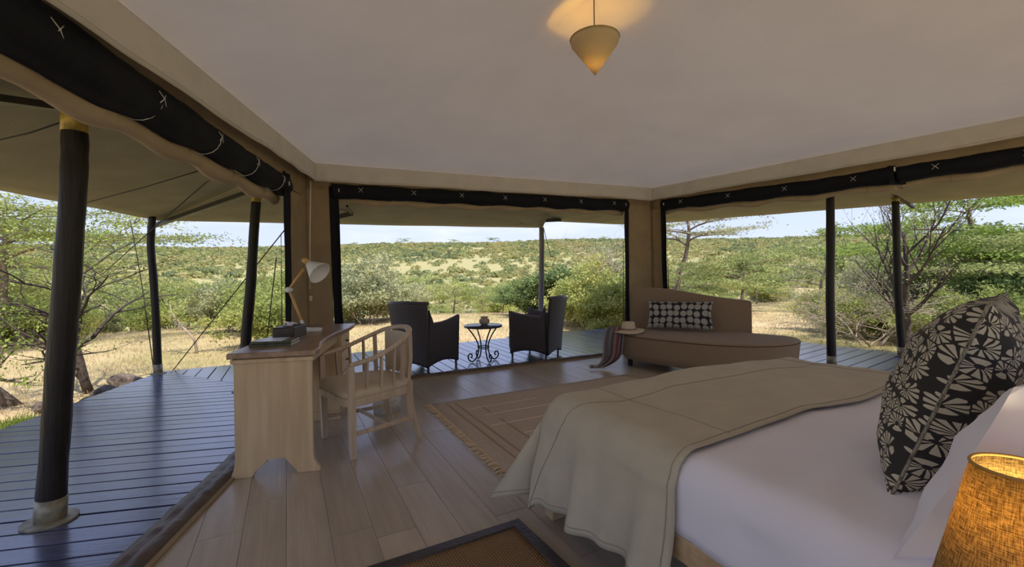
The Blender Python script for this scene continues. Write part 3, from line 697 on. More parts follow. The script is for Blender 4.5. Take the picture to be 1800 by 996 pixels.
# round table
st = thing('side_table', 'small round table with scrolled black iron legs between the wicker armchairs', 'side table', (-.46, 6.80, DZ))
MB().lathe([(0, .525), (.285, .525), (.297, .535), (.297, .552), (.288, .560), (0, .560)], 48, cap=False).build('table_top', m_iron if False else M('dark_table_top', (.05, .047, .055), .22), st, True)
for k in range(4):
    a = math.radians(30+90*k); c, s = math.cos(a), math.sin(a)
    pr = spline([(.255, .525), (.20, .46), (.13, .36), (.085, .25), (.085, .16), (.12, .07), (.18, .015), (.235, .035), (.26, .085), (.24, .13), (.20, .125), (.195, .09), (.215, .075)], 6)
    MB().tube([(p[0]*c, p[0]*s, p[1]) for p in [(q.x, q.y) for q in [Vector((w_[0], w_[1])) for w_ in pr]]], .0105, 8).build('scroll_leg', m_iron, st, True)
MB().tube([(.09*math.cos(x*PI/12), .09*math.sin(x*PI/12), .225) for x in range(25)], .008, 6).build('ring', m_iron, st, True)
MB().tube([(.087*math.cos(x*PI/12), .087*math.sin(x*PI/12), .20) for x in range(25)], .006, 6).build('ring', m_iron, st, True)
pt = thing('clay_pot', 'squat cream clay pot on the small round table', 'pot', (-.44, 6.82, DZ+.56))
m_clay = M('cream_clay', (.55, .44, .32), .6, var=.1, vs=20)
MB().lathe([(0, 0), (.045, 0), (.075, .028), (.084, .058), (.072, .085), (.050, .098), (.055, .112), (.062, .12), (.055, .12), (.043, .10), (.055, .08), (.07, .05), (0, .012)], 32, cap=False).build('body', m_clay, pt, True)
MB().tube([(.062*math.cos(x*PI/12), .062*math.sin(x*PI/12), .119) for x in range(25)], .005, 6).build('rim', m_clay, pt, True)

# ------------------------------------------------------------ daybed
cz = thing('daybed', 'brown linen daybed with a curved low back in the right corner', 'daybed', (2.5, 5.75, 0))
O = Vector((2.5, 5.75))
cn = [(1.85, 6.72), (1.46, 6.10)]; arc = [(1.46, 6.10), (1.66, 5.78), (1.95, 5.42), (2.33, 5.08), (2.78, 4.93), (3.18, 5.02), (3.44, 5.28), (3.47, 5.55), (3.28, 5.80)]
sp = spline([Vector((a, b, 0)) for a, b in arc], 8)
plan = [(1.85-2.5, 6.72-5.75), (1.66-2.5, 6.42-5.75)]+[(p.x-2.5, p.y-5.75) for p in sp]+[(3.10-2.5, 5.98-5.75), (2.5-2.5, 6.34-5.75)]
plan = ccw(plan); n = len(plan); cx_ = sum(p[0] for p in plan)/n; cy_ = sum(p[1] for p in plan)/n
def ring(k, z, dx=0): return [(cx_+(p[0]-cx_)*k, cy_+(p[1]-cy_)*k, z) for p in plan]
body = MB(); rs = [(.93, .11), (.97, .20), (.99, .33), (1.0, .40), (.998, .425)]
body.add([v for k, z in rs for v in ring(k, z)], [(i*n+j, i*n+(j+1) % n, (i+1)*n+(j+1) % n, (i+1)*n+j) for i in range(len(rs)-1) for j in range(n)]+[tuple(range(n))[::-1]])
body.build('base', m_chaise, cz, True)
rs = [(.998, .425), (.992, .442), (.97, .452), (.85, .458), (.5, .462), (.1, .464)]
sm_ = MB().add([v for k, z in rs for v in ring(k, z)], [(i*n+j, i*n+(j+1) % n, (i+1)*n+(j+1) % n, (i+1)*n+j) for i in range(len(rs)-1) for j in range(n)]+[tuple((len(rs)-1)*n+j for j in range(n))])
sm_.build('seat', m_chaise, cz, True)
MB().tube(ring(1.0, .427)+[ring(1.0, .427)[0]], .006, 6).build('piping', M('dark_piping', (.10, .065, .04), .8), cz, True)
for x, y in ((-.88, .36), (-.60, .80), (.05, -.62), (.70, -.45), (.55, .05)):
    MB().lathe([(.032, 0), (.038, .115)], 12, (x, y, 0)).build('foot', m_pole, cz)
b0, b1 = Vector((1.86, 6.72)), Vector((3.26, 6.02)); bd = (b1-b0).normalized(); bn = Vector((bd.y, -bd.x)); bl = (b1-b0).length
topc = spline([Vector((0, 1.00, 0)), Vector((.04, 1.045, 0)), Vector((.30, 1.05, 0)), Vector((.60, 1.02, 0)), Vector((.95, .955, 0)), Vector((1.30, .90, 0)), Vector((bl-.03, .875, 0)), Vector((bl, .84, 0))], 5)
pr = [(0, .42)]+[(p.x, p.y) for p in topc]+[(bl, .42)]
bk = MB(); n = len(pr); W_ = .15
def bp(x, z, w):
    bow = .05*math.sin(PI*x/bl); p = b0-O+bd*x+bn*(w-.02-bow*0); return (p.x, p.y, z)
bk.add([bp(x, z, 0) for x, z in pr]+[bp(x, z, W_) for x, z in pr], [tuple(range(n)), tuple(range(n, 2*n))[::-1]]+[(i, n+i, n+(i+1) % n, (i+1) % n) for i in range(n)])
bk.build('backrest', m_chaise, cz, bevel=.025, seg=4)

# ------------------------------------------------------------ cushions
m_fan_small = m_fan('daybed_cushion_print', (.012, .012, .016), (.62, .60, .53), 10.5, 14, True)
m_fan_big = m_fan('bed_cushion_print', (.024, .021, .022), (.54, .50, .40), 16.5, 13, False)
def pillow(name, lab, cat, C, right, up, w, h, th, mat, group=None, n=26, pinch=.07, ears=.0, welt=True, wr=.012, pw=.5, sagz=0):
    right = Vector(right).normalized(); up = (Vector(up)-right*Vector(up).dot(right)).normalized(); nrm = right.cross(up)
    t = thing(name, lab, cat, C, 0, group)
    def f(x, y, s):
        ex = x*(1-pinch*(1-y*y)); ey = y*(1-pinch*(1-x*x))
        k = max(0, (1-abs(x)**2.2)*(1-abs(y)**2.2))**pw
        wv = wr*nz3(x*2.3+C[0]*7, y*2.3, s+C[1])+wr*.5*nz3(x*6, y*6, s*2+3)
        p = right*(ex*w/2)+up*(ey*h/2)+nrm*(s*(k*th/2+wv*min(1, k*2.0)))
        p += nrm*0-up*0
        return p
    mb = MB()
    for s in (1, -1):
        mb.grid(lambda u, v: f(2*u-1, 2*v-1, s), n, n, uvf=lambda u, v: (u*w*(1 if s > 0 else 1)+(0 if s > 0 else 3.3), v*h))
    mb.build('cover', mat, t, True)
    if welt:
        P = [f(-1+2*i/12, -1, 1) for i in range(12)]+[f(1, -1+2*i/12, 1) for i in range(12)]+[f(1-2*i/12, 1, 1) for i in range(12)]+[f(-1, 1-2*i/12, 1) for i in range(13)]
        mb = MB(); mb.tube(P, .0042, 6, uvs=1.0); mb.build('welt', mat, t, True)
    return t
# daybed cushion leaning on the back
pillow('cushion', 'long black and cream flower print cushion leaning on the back of the brown daybed', 'cushion', at(1194, 553, 6.10), (bd.x, bd.y, 0), (bn.x*-.25, bn.y*-.25, 1), .86, .38, .15, m_fan_small)

# ------------------------------------------------------------ hat
m_straw = M('cream_straw', (.62, .53, .38), .8, var=.06, vs=40, bump=.4, bs=220)
hp = Vector((1.585, 6.05, .466)); ht = thing('straw_hat', 'cream straw panama hat on the left end of the daybed', 'hat', hp, .3)
MB().grid(lambda u, v: ((.088+.105*v)*math.cos(u*2*PI)*1.12, (.088+.105*v)*math.sin(u*2*PI), .035+.012*math.cos(4*PI*u)*v-.022*v*v+.012*v*math.cos(2*PI*u)), 40, 6).build('brim', m_straw, ht, True, solid=.004)
def crown(u, v):
    a = u*2*PI; r = [.092, .088, .083, .078, .070, .045, .0][min(6, int(round(v*6)))]; z = [.03, .06, .095, .125, .145, .148, .125][min(6, int(round(v*6)))]
    return (r*math.cos(a)*1.12, r*math.sin(a)*(1-.12*v), z-.018*(v > .6)*abs(math.sin(a))**2*0)
MB().grid(crown, 32, 6).build('crown', m_straw, ht, True)
MB().tube([(.093*math.cos(x*PI/16)*1.12, .092*math.sin(x*PI/16), .045) for x in range(33)], .006, 6, flat=2.4).build('band', M('brown_hat_band', (.28, .18, .10), .6), ht, True)

# ------------------------------------------------------------ scarf
m_scarf = M('striped_scarf', (.3, .25, .25), .9); g = NG(m_scarf); tcn = g.n('ShaderNodeTexCoord'); spn = g.n('ShaderNodeSeparateXYZ'); g.l(tcn.outputs['UV'], spn.inputs[0])
rmp = g.n('ShaderNodeValToRGB'); rmp.color_ramp.interpolation = 'CONSTANT'
for i, (p_, c_) in enumerate(((0, (.34, .27, .26)), (.10, (.13, .12, .14)), (.26, (.25, .19, .17)), (.40, (.12, .115, .135)), (.52, (.30, .24, .22)), (.60, (.30, .06, .055)), (.65, (.10, .10, .13)), (.74, (.45, .07, .05)), (.80, (.36, .31, .29)), (.87, (.07, .08, .10)), (.95, (.26, .22, .21)))):
    el = rmp.color_ramp.elements[i] if i < 2 else rmp.color_ramp.elements.new(p_)
    el.position = p_; el.color = (*c_, 1)
g.l(spn.outputs['X'], rmp.inputs[0]); g.l(rmp.outputs[0], g.b.inputs['Base Color'])
sc_t = thing('striped_scarf', 'grey and red striped scarf hanging off the left end of the daybed onto the floor', 'scarf', (1.40, 6.02, 0))
cl = [(at(1104, 579, 6.15), .09), (at(1088, 575, 6.13), .12), (at(1082, 578, 6.02), .13), (at(1078, 600, 5.95), .135), (at(1076, 622, 5.93), .125), (at(1070, 634, 5.93), .10), (at(1056, 644, 5.90), .06), (at(1040, 646, 5.88), .035)]
cps = spline([p for p, w in cl], 7); ws = [w for p, w in cl]
def scf(u, v):
    k = v*(len(cps)-1); i = min(int(k), len(cps)-2); c = cps[i].lerp(cps[i+1], k-i)-sc_t.location
    wi = v*(len(ws)-1); j = min(int(wi), len(ws)-2); w = ws[j]+(ws[j+1]-ws[j])*(wi-j)
    x = (u-.5)*2; dy = .035*math.cos(x*8+v*2)*min(1, v*3)
    p = c+Vector((x*w, dy*.8-.25*w*x*0, .0)); p.z = max(.012+.02*(math.cos(x*8+v*2)+1), p.z+(.012 if v < .15 else 0))
    return p
MB().grid(scf, 36, 50, uvf=lambda u, v: (u, v)).build('cloth', m_scarf, sc_t, True, solid=.004)

# ------------------------------------------------------------ bed
P0 = Vector((.154, 2.351)); BW = 2.12; BL = 2.12
def BP(s, v, z): p = P0-U*s+Vv*v; return Vector((p.x, p.y, z))
bed = thing('bed', 'wide low bed with pale wood frame and white bedding', 'bed', BP(BL/2, BW/2, 0), 0)
def bb(s0, s1, v0, v1, z0, z1, name, m, bevel=.006, par=None):
    c = BP((s0+s1)/2, (v0+v1)/2, (z0+z1)/2)-bed.location; R = Matrix((( -U.x, Vv.x, 0), (-U.y, Vv.y, 0), (0, 0, 1)))
    return MB().box(c, (s1-s0, v1-v0, z1-z0), R).build(name, m, par or bed, bevel=bevel)
bb(.02, BL, 0, .035, .27, .36, 'side_rail', m_bedwood); bb(.02, BL, BW-.035, BW, .27, .36, 'side_rail', m_bedwood); bb(.0, .035, .0, BW, .27, .36, 'foot_rail', m_bedwood)
bb(.04, BL, .04, BW-.04, .29, .34, 'slat_base', m_bedwood)
for s in (0, BL-.08):
    for v in (0, BW-.075): bb(s, s+.075, v, v+.075, 0, .30, 'leg', m_bedwood, .004)
bb(BL, BL+.06, -.02, BW+.02, 0, .98, 'headboard', m_bedwood, .01)
ZT = .625; RB = .10
def cross(w):
    "w: distance along the bedding measured from the near top corner (negative down the near side); returns v,z"
    R_ = RB; q = PI/2*R_
    def half(x):    # x>=0 : 0 at start of curve on top, going outward/down
        if x < q: a = x/R_; return math.sin(a)*R_, -(1-math.cos(a))*R_
        return R_+.02*min(1, (x-q)*4), -R_-(x-q)
    if w < R_: o, d = half(R_-w); return R_-o, ZT+d
    if w > BW-R_: o, d = half(w-(BW-R_)); return BW-R_+o, ZT+d
    return w, ZT
def bedsurf(s, w, off=0, wr=1.0):
    v, z = cross(w)
    crown_ = .03*math.sin(PI*max(0, min(1, v/BW)))
    n = .013*nz3(s*2.2, w*2.2, 1)+.007*nz3(s*6, w*5, 3)+.010*nz3(s*1.1+w*3, w*.8-s*3, 8)+.022*max(0, 1-abs(s-1.30)/.5)*nz3(s*10, w*3.5, 5)+.009*nz3(s*3.2-w*2, w*3.2+s*2, 11)
    if z < ZT-.12: n *= 1.0; v -= n*1.2 if w < 1 else -n
    else: z += n*wr
    k = 0
    if s < RB:      # foot roll-over
        x = RB-s; a = min(x/RB, PI/2); k = RB*(1-math.cos(a)); s2 = RB-RB*math.sin(a)
        z = z-k-max(0, x-RB*PI/2); s = s2
    p = BP(s, v, z+(crown_ if z > ZT-.05 else 0)+off*(1 if z > ZT-.06 else 0))
    if off and z <= ZT-.02:
        f = min(1, (ZT-.02-z)/.08)
        q = Vv*(-off*f if w < BW/2 else off*f); p.x += q.x; p.y += q.y
    return p
wmin, wmax = -.22, BW+.22
dv = MB(); dv.grid(lambda a, b: bedsurf(-.18+a*(BL+.16), wmin+(wmax-wmin)*b)-bed.location, 60, 76)
dv.build('duvet', m_sheet, bed, True, solid=.012)
bb(.07, BL, .06, BW-.06, .34, .52, 'mattress', m_sheet, .04)

# throw across the foot of the bed
th_ = thing('throw_blanket', 'khaki cotton throw with stitched seams laid across the foot of the bed', 'blanket', BP(.45, BW/2, ZT))
SW = .91; FO = .42; NO = .475
cor = BP(0, 0, ZT)
def throwf(a, b):
    s = -FO+(SW+FO)*a; Wn = -NO; Wf = BW+.45; w = Wn+(Wf-Wn)*b
    sk = .10*max(0, min(1, (1.0-w)/1.2))            # cloth lies slightly askew
    over = .012
    low = max(0, -w)                                 # how far down the near side
    low2 = max(0, low-.0)
    if s >= 0:
        hemk = 1-.20*(s/SW)*1.0
        w2 = w*hemk if w < 0 else w
        p = bedsurf(max(s, .0), w2, over+.010)
        rp_ = (.030*math.sin(s*17+.6)+.020*math.sin(s*31+2))*min(1, low2*2.2)+.07*min(1, low2*1.6)**1.5
        p.x -= Vv.x*rp_; p.y -= Vv.y*rp_
        if s < .12:
            f = 1-s/.12; p += Vector((U.x, U.y, 0))*0
    else:
        o = -s
        if w >= 0:
            p = bedsurf(0.0, min(w, BW), over+.01); v, z = cross(w)
            if w > BW: p = bedsurf(0, w, over)
            p.z -= min(o, .42)*.98; q = U*(.02+.05*o+.02*math.sin(w*9)*o/FO); p.x += q.x; p.y += q.y
        else:                                        # corner: hanging cone fold
            lw = -w; r = math.hypot(o, lw); te = math.atan2(o, lw)
            v, z = cross(0); base = bedsurf(0, 0, over+.01)
            fl_ = math.sin(2*te); outv = (-Vv*(1-te/(PI/2))+U*(te/(PI/2))*.9)
            outv.normalize(); k = .42*r*fl_**2.2+.06*r
            p = base+Vector((outv.x*k, outv.y*k, 0)); ripple = .02*math.sin(te*9)*r
            p.z = base.z-r*(1-.22*fl_)*.93
            p.x += outv.y*ripple; p.y -= outv.x*ripple
            p.z = max(p.z, .010+.03*max(0, .75-r))
    return p-th_.location
def throwuv(a, b): return (a*(SW+FO), b*(BW+.45+NO))
m_t = m_throw; g = NG(m_t)
MB().grid(throwf, 78, 130, uvf=throwuv).build('cloth', m_t, th_, True, solid=.006)
m_seam = M('khaki_seam', (.34, .31, .24), .9)
def thr_line(name, A_, r=.0035):
    P = [Vector(throwf(a, b))+Vector((0, 0, .0005)) for a, b in A_]
    MB().tube(P, r*.85, 5).build(name, m_seam, th_, True)
aa = lambda s: (s+FO)/(SW+FO); bw = lambda w: (max(w, -NO)+NO)/(BW+.45+NO)
thr_line('seam', [(aa(.33-.30*max(0, min(1, (.25-w)/.7))), bw(w)) for w in [-.59+i*(BW+.4+.59)/90 for i in range(91)]])
thr_line('seam', [(aa(-.02+i*(SW)/50), bw(.30)) for i in range(51)]); thr_line('seam', [(aa(-.02+i*(SW)/50), bw(BW-.22)) for i in range(51)])
thr_line('hem', [(aa(SW-.03), bw(-.59+i*(BW+.4+.59)/90)) for i in range(91)], .003)
thr_line('hem', [(i/80, bw(-NO+.03)) for i in range(81)], .003)

up = Vector((0, 0, 1)); hv = Vector((-U.x, -U.y, 0))  # toward the head
# pillows and cushions at the head
pillow('bed_pillow', 'large white pillow leaning against the patterned cushion behind the bedside lamp', 'pillow', BP(1.62, .01, .835)+Vector((math.sin(math.radians(78)), math.cos(math.radians(78)), 0))*.37, (math.sin(math.radians(78)), math.cos(math.radians(78)), 0), up+hv*.5, .76, .50, .20, m_sheet, pinch=.05, welt=False, wr=.012)
pillow('bed_pillow', 'white pillow lying flat at the head of the bed under the leaning pillow', 'pillow', BP(1.88, 1.50, .73), (Vv.x, Vv.y, 0), hv+up*.15, .80, .50, .18, m_sheet, pinch=.05, welt=False, wr=.02)
pillow('patterned_cushion', 'large dark cushion with cream shell print standing on the near side of the bed', 'cushion', BP(1.49, .32, .905)+Vector((math.sin(math.radians(51)), math.cos(math.radians(51)), 0))*.31, (math.sin(math.radians(51)), math.cos(math.radians(51)), 0), up+hv*.36, .60, .61, .27, m_fan_big, 'patterned cushions on the bed', wr=.014)
pillow('patterned_cushion', 'dark shell print cushion behind the large one, at the right edge of the picture', 'cushion', BP(1.64, 1.34, .90), (Vv.x, Vv.y, 0), up+hv*.42, .58, .58, .22, m_fan_big, 'patterned cushions on the bed', wr=.014)

# ------------------------------------------------------------ bedside table and lamp
lc = Vector((.826, .717)); nt0 = thing('bedside_table', 'small pale wooden bedside table below the lamp', 'table', (*(lc-Vv*.07), 0), math.radians(27))
for sx in (-1, 1):
    for sy in (-1, 1): MB().box((sx*.13, sy*.15, .24), (.035, .035, .48)).build('leg', m_bedwood, nt0, bevel=.003)
MB().box((0, 0, .49), (.32, .36, .025)).build('table_top', m_bedwood, nt0, bevel=.004); MB().box((0, 0, .43), (.27, .31, .08)).build('drawer_box', m_bedwood, nt0, bevel=.003)
bl_ = thing('bedside_lamp', 'bedside lamp with a glowing amber hessian drum shade, at the lower right corner', 'lamp', (lc.x, lc.y, .5025))
m_burlap = M('amber_hessian_shade', (.50, .30, .08), .85, trans=.5); g = NG(m_burlap)
tcn = g.n('ShaderNodeTexCoord'); mpn = g.n('ShaderNodeMapping'); mpn.inputs['Scale'].default_value = (300, 60, 1); g.l(tcn.outputs['UV'], mpn.inputs[0])
n1 = g.n('ShaderNodeTexNoise'); n1.inputs['Scale'].default_value = 1; g.l(mpn.outputs[0], n1.inputs['Vector'])
mp2 = g.n('ShaderNodeMapping'); mp2.inputs['Scale'].default_value = (26, 520, 1); g.l(tcn.outputs['UV'], mp2.inputs[0]); n2 = g.n('ShaderNodeTexNoise'); n2.inputs['Scale'].default_value = 1; g.l(mp2.outputs[0], n2.inputs['Vector'])
hh = g.math('MULTIPLY', g.math('ADD', n1.outputs['Fac'], n2.outputs['Fac']), .5)
rr_ = g.n('ShaderNodeValToRGB'); rr_.color_ramp.elements[0].position = .40; rr_.color_ramp.elements[0].color = (.20, .115, .028, 1); rr_.color_ramp.elements[1].position = .58; rr_.color_ramp.elements[1].color = (.72, .50, .18, 1)
g.l(hh, rr_.inputs[0]); g.l(rr_.outputs[0], g.b.inputs['Base Color']); g.bump(hh, .6, .002)
for nd in m_burlap.node_tree.nodes:
    if nd.type == 'BSDF_TRANSLUCENT': g.l(rr_.outputs[0], nd.inputs['Color'])
zt = .95-.5025
MB().tube([(0, 0, zt), (0, 0, zt-.12), (0, 0, zt-.24)], [.061, .089, .117], 64, cap=False, uvs=1).build('lamp_shade', m_burlap, bl_, True, solid=.002)
MB().tube([(.061*math.cos(x*PI/24), .061*math.sin(x*PI/24), zt) for x in range(49)], .0028, 6).build('shade_rim', M('amber_binding', (.42, .24, .06), .7), bl_, True)
MB().lathe([(0, 0), (.055, 0), (.058, .012), (.02, .03), (.018, .10), (.035, .14), (.018, .19), (.010, .24), (.008, zt-.15), (0, zt-.15)], 24, cap=False).build('base', m_bedwood, bl_, True)
MB().lathe([(.004, zt-.15), (.018, zt-.13), (.022, zt-.105), (.012, zt-.08), (.003, zt-.075)], 14).build('bulb', emis('lamp_bulb', (1, .6, .2), 8), bl_, True)
ld = bpy.data.lights.new('bedside_light', 'POINT'); ld.energy = 1.0; ld.color = (1, .78, .42); ld.shadow_soft_size = .02
lo = bpy.data.objects.new('bedside_light', ld); COL.objects.link(lo); lo.location = bl_.location+Vector((0, 0, zt-.06))

# ------------------------------------------------------------ rugs
def RP(u, v, z=0): p = U*u+Vv*v; return Vector((p.x, p.y, z))
rg = thing('fringed_rug', 'beige brown flat woven rug with a cream fringe at the foot of the bed', 'rug', RP(3.4, 2.4, 0))
m_rug = M('brown_flatweave', (.64, .53, .41), .95, spec=.1, col2=(.50, .40, .30), vs=30, stretch=(3, 3, 1), bump=.6, bs=160)
def rug(u, v): return RP(2.53+1.75*u, 1.255+2.5*v, .006+.003*nz3(u*4, v*5))-rg.location
MB().grid(rug, 20, 30).build('woven_field', m_rug, rg, True, solid=.007)
m_rline = M('rug_raised_band', (.78, .66, .50), .95); m_rdk = M('rug_dark_band', (.33, .245, .165), .95)
for (u0, u1, v0, v1, mm) in ((.50, .505, .10, .36, m_rline), (.66, .665, .13, .44, m_rline), (.34, .345, .16, .5, m_rline), (.80, .804, .10, .9, m_rline), (.50, .506, .50, .9, m_rline), (.05, .95, .085, .088, m_rdk), (.05, .95, .05, .056, m_rdk), (.2, .8, .16, .163, m_rdk)):
    a, b = rug((u0+u1)/2, v0), rug((u0+u1)/2, v1)
    if v1-v0 < .02: a, b = rug(u0, (v0+v1)/2), rug(u1, (v0+v1)/2)
    MB().bar(a+Vector((0, 0, .0045)), b+Vector((0, 0, .0045)), .014 if mm is m_rline else .018, .007).build('woven_band', mm, rg)
fr_ = MB(); Rf = random.Random(3)
for k in range(150):
    u = (k+.5)/150; p = rug(u, 0); d_ = Vector((-Vv.x, -Vv.y, 0))*(.05+.03*Rf.random())+Vector((U.x, U.y, 0))*Rf.uniform(-.02, .02)
    fr_.tube([p, p+d_*.5+Vector((0, 0, .003)), p+d_-Vector((0, 0, p.z+rg.location.z-.003))], [.0055, .0035, .0048], 4)
tag(fr_.build('fringe', M('cream_fringe', (.60, .48, .33), .95), rg), kind='stuff')
jr = thing('jute_mat', 'brown woven jute mat with a dark leather border beside the bed', 'rug', (.013, 2.296, 0))
e1 = -Vector((math.sin(math.radians(61.5)), math.cos(math.radians(61.5)))); e2 = Vector((math.sin(math.radians(150.5)), math.cos(math.radians(150.5))))
def JP(a, b, z): p = e1*a+e2*b; return Vector((p.x, p.y, z))
m_jute = m_weave('jute_weave', (.46, .28, .12), (.15, .085, .035), 75, 75, .95, 1.0, dist=.006)
MB().grid(lambda u, v: JP(.05+1.45*u, .05+1.5*v, .011+.002*nz3(u*30, v*30)), 30, 30, uvf=lambda u, v: (u*1.45, v*1.5)).build('woven_field', m_jute, jr, True, solid=.009)
m_bord = M('dark_leather_border', (.045, .034, .034), .33, bump=.3, bs=60)
for a, b in (((0, 0), (1.55, 0)), ((1.55, 0), (1.55, 1.6)), ((1.55, 1.6), (0, 1.6)), ((0, 1.6), (0, 0))):
    a3, b3 = JP(*a, .009), JP(*b, .009); mid = (JP(.775, .8, 0)-(a3+b3)/2); mid.z = 0; mid.normalize(); mid *= .03
    ex = (b3-a3).normalized()*(.0 if abs(a[0]-b[0]) > 1 else .0); MB().bar(a3+mid-ex, b3+mid+ex, .06, .017 if abs(a[0]-b[0]) > 1 else .0185).build('border', m_bord, jr, bevel=.006)
# ------------------------------------------------------------ landscape
def ss(x): x = max(0, min(1, x)); return x*x*(3-2*x)
def gz(x, y):
    d = math.hypot(x, y); az = math.degrees(math.atan2(x, y))
    right = ss((az-14)/18); dep = 7.5*(1-right)+3.0*right
    z = -.35-dep*ss((d-15)/60)+(dep+26.3*max(.45, math.cos(math.radians(az)))+(1.5*ss((-az-20)/30)))*ss((d-75)/290)
    if d > 10: z += .25*nz3(x*.05, y*.05, 1)*min(1, (d-10)/10)*2
    if d > 90: z += 2.2*nz3(x*.012, y*.012, 4)
    z += .04*nz3(x*.5, y*.5, 2)*(1 if d > 7 else .5)
    if d > 420: z -= (d-420)*.03
    return z
def gt(px_, py_, dflt=30):
    "point of the ground seen at a pixel"
    a, b = un(px_, py_); d = 4.0
    while d < 400:
        if 1.28-b*d <= gz(a*d, d): return Vector((a*d, d, gz(a*d, d)))
        d *= 1.01
    return Vector((a*dflt, dflt, gz(a*dflt, dflt)))
def gp(px_, D):
    a, _ = un(px_, 560); return Vector((a*D, D, gz(a*D, D)))
m_ground = M('dry_grass_ground', (.50, .37, .19), .95, spec=.05, bump=.5, bs=2.2); g = NG(m_ground)
tcn = g.n('ShaderNodeTexCoord'); na = g.n('ShaderNodeTexNoise'); na.inputs['Scale'].default_value = .16; na.inputs['Detail'].default_value = 9; na.inputs['Roughness'].default_value = .7; g.l(tcn.outputs['Object'], na.inputs['Vector'])
ra = g.n('ShaderNodeValToRGB')
for i, (p_, c_) in enumerate(((.32, (.24, .26, .08)), (.44, (.44, .36, .18)), (.58, (.60, .45, .26)), (.72, (.52, .37, .20)))):
    el = ra.color_ramp.elements[i] if i < 2 else ra.color_ramp.elements.new(p_); el.position = p_; el.color = (*c_, 1)
g.l(na.outputs['Fac'], ra.inputs[0])
nb = g.n('ShaderNodeTexNoise'); nb.inputs['Scale'].default_value = 9; nb.inputs['Detail'].default_value = 6; g.l(tcn.outputs['Object'], nb.inputs['Vector'])
g.l(g.mix(g.math('MULTIPLY', nb.outputs['Fac'], .55), ra.outputs[0], (.33, .25, .10)), g.b.inputs['Base Color'])
ln_ = g.n('ShaderNodeVectorMath', operation='LENGTH'); g.l(tcn.outputs['Object'], ln_.inputs[0])
fd_ = g.n('ShaderNodeMapRange'); fd_.inputs['From Min'].default_value = 50; fd_.inputs['From Max'].default_value = 150; fd_.inputs['To Max'].default_value = .85; g.l(ln_.outputs['Value'], fd_.inputs[0])
g.l(g.mix(fd_.outputs[0], g.mix(g.math('MULTIPLY', nb.outputs['Fac'], .45), ra.outputs[0], (.36, .27, .12)), (.34, .32, .15)), g.b.inputs['Base Color'])
rad = [0, 2, 3.5, 5, 6.5]
while rad[-1] < 1500: rad.append(rad[-1]*1.035)
NA = 300; Vs = []; Fs = []
for r in rad:
    for j in range(NA):
        a = 2*PI*j/NA; x, y = r*math.sin(a), r*math.cos(a); Vs.append((x, y, gz(x, y)))
Fs = [(i*NA+j, (i+1)*NA+j, (i+1)*NA+(j+1) % NA, i*NA+(j+1) % NA) for i in range(len(rad)-1) for j in range(NA)]
tag(mk('ground', Vs, [f[::-1] for f in Fs], m_ground, None, True), kind='structure')

def m_leafy(name, cols, trans=.35, vs=.9, rnd=.16, cell=None):
    m = M(name, cols[0], .7, spec=.15, trans=trans); t = m.node_tree; g = NG(m); tcn = g.n('ShaderNodeTexCoord')
    if cell:
        vo = g.n('ShaderNodeTexVoronoi'); vo.inputs['Scale'].default_value = cell; g.l(tcn.outputs['Object'], vo.inputs['Vector']); sc_ = g.n('ShaderNodeSeparateColor'); g.l(vo.outputs['Color'], sc_.inputs[0]); f = sc_.outputs[0]
        n = g.n('ShaderNodeTexNoise'); n.inputs['Scale'].default_value = .02; g.l(tcn.outputs['Object'], n.inputs['Vector']); f = g.math('ADD', g.math('MULTIPLY', f, .55), g.math('MULTIPLY', g.math('SUBTRACT', n.outputs['Fac'], .28), 1.0))
    else:
        n = g.n('ShaderNodeTexNoise'); n.inputs['Scale'].default_value = vs; n.inputs['Detail'].default_value = 3; g.l(tcn.outputs['Object'], n.inputs['Vector'])
        oi = g.n('ShaderNodeObjectInfo'); f = g.math('ADD', g.math('ADD', n.outputs['Fac'], g.math('MULTIPLY', oi.outputs['Random'], rnd*2)), -rnd)
    r = g.n('ShaderNodeValToRGB'); k = len(cols)
    for i, c in enumerate(cols):
        p = .28+.44*i/(k-1); el = r.color_ramp.elements[i] if i < 2 else r.color_ramp.elements.new(p); el.position = p; el.color = (*c, 1)
    g.l(f, r.inputs[0]); g.l(r.outputs[0], g.b.inputs['Base Color'])
    for nd in t.nodes:
        if nd.type == 'BSDF_TRANSLUCENT': g.l(r.outputs[0], nd.inputs['Color'])
    return m
m_hill = m_leafy('hill_bush_leaves', [(.27, .31, .15), (.34, .37, .16), (.40, .41, .17), (.45, .44, .18), (.47, .42, .19)], .5, cell=.16)
m_leaf_mid = m_leafy('thorn_leaves', [(.20, .25, .09), (.36, .41, .14), (.52, .55, .20)], .4)
m_leaf_yel = m_leafy('yellow_green_leaves', [(.27, .33, .10), (.44, .48, .15), (.60, .58, .19)], .45)
m_leaf_brt = m_leafy('fresh_green_leaves', [(.20, .30, .06), (.38, .48, .10), (.56, .60, .16)], .45, vs=3)
m_leaf_drk = m_leafy('dark_green_leaves', [(.10, .15, .06), (.18, .25, .09), (.28, .35, .12)], .35)
m_leaf_gry = m_leafy('grey_green_leaves', [(.28, .30, .17), (.40, .42, .22), (.48, .48, .26)], .35)
m_bark = M('grey_brown_bark', (.19, .145, .11), .9, var=.35, vs=12, bump=.7, bs=25)
m_bark_d = M('dark_bark', (.075, .055, .045), .9, var=.35, vs=12, bump=.7, bs=25)
m_twig = M('pale_dry_twigs', (.40, .31, .24), .9, var=.25, vs=5)

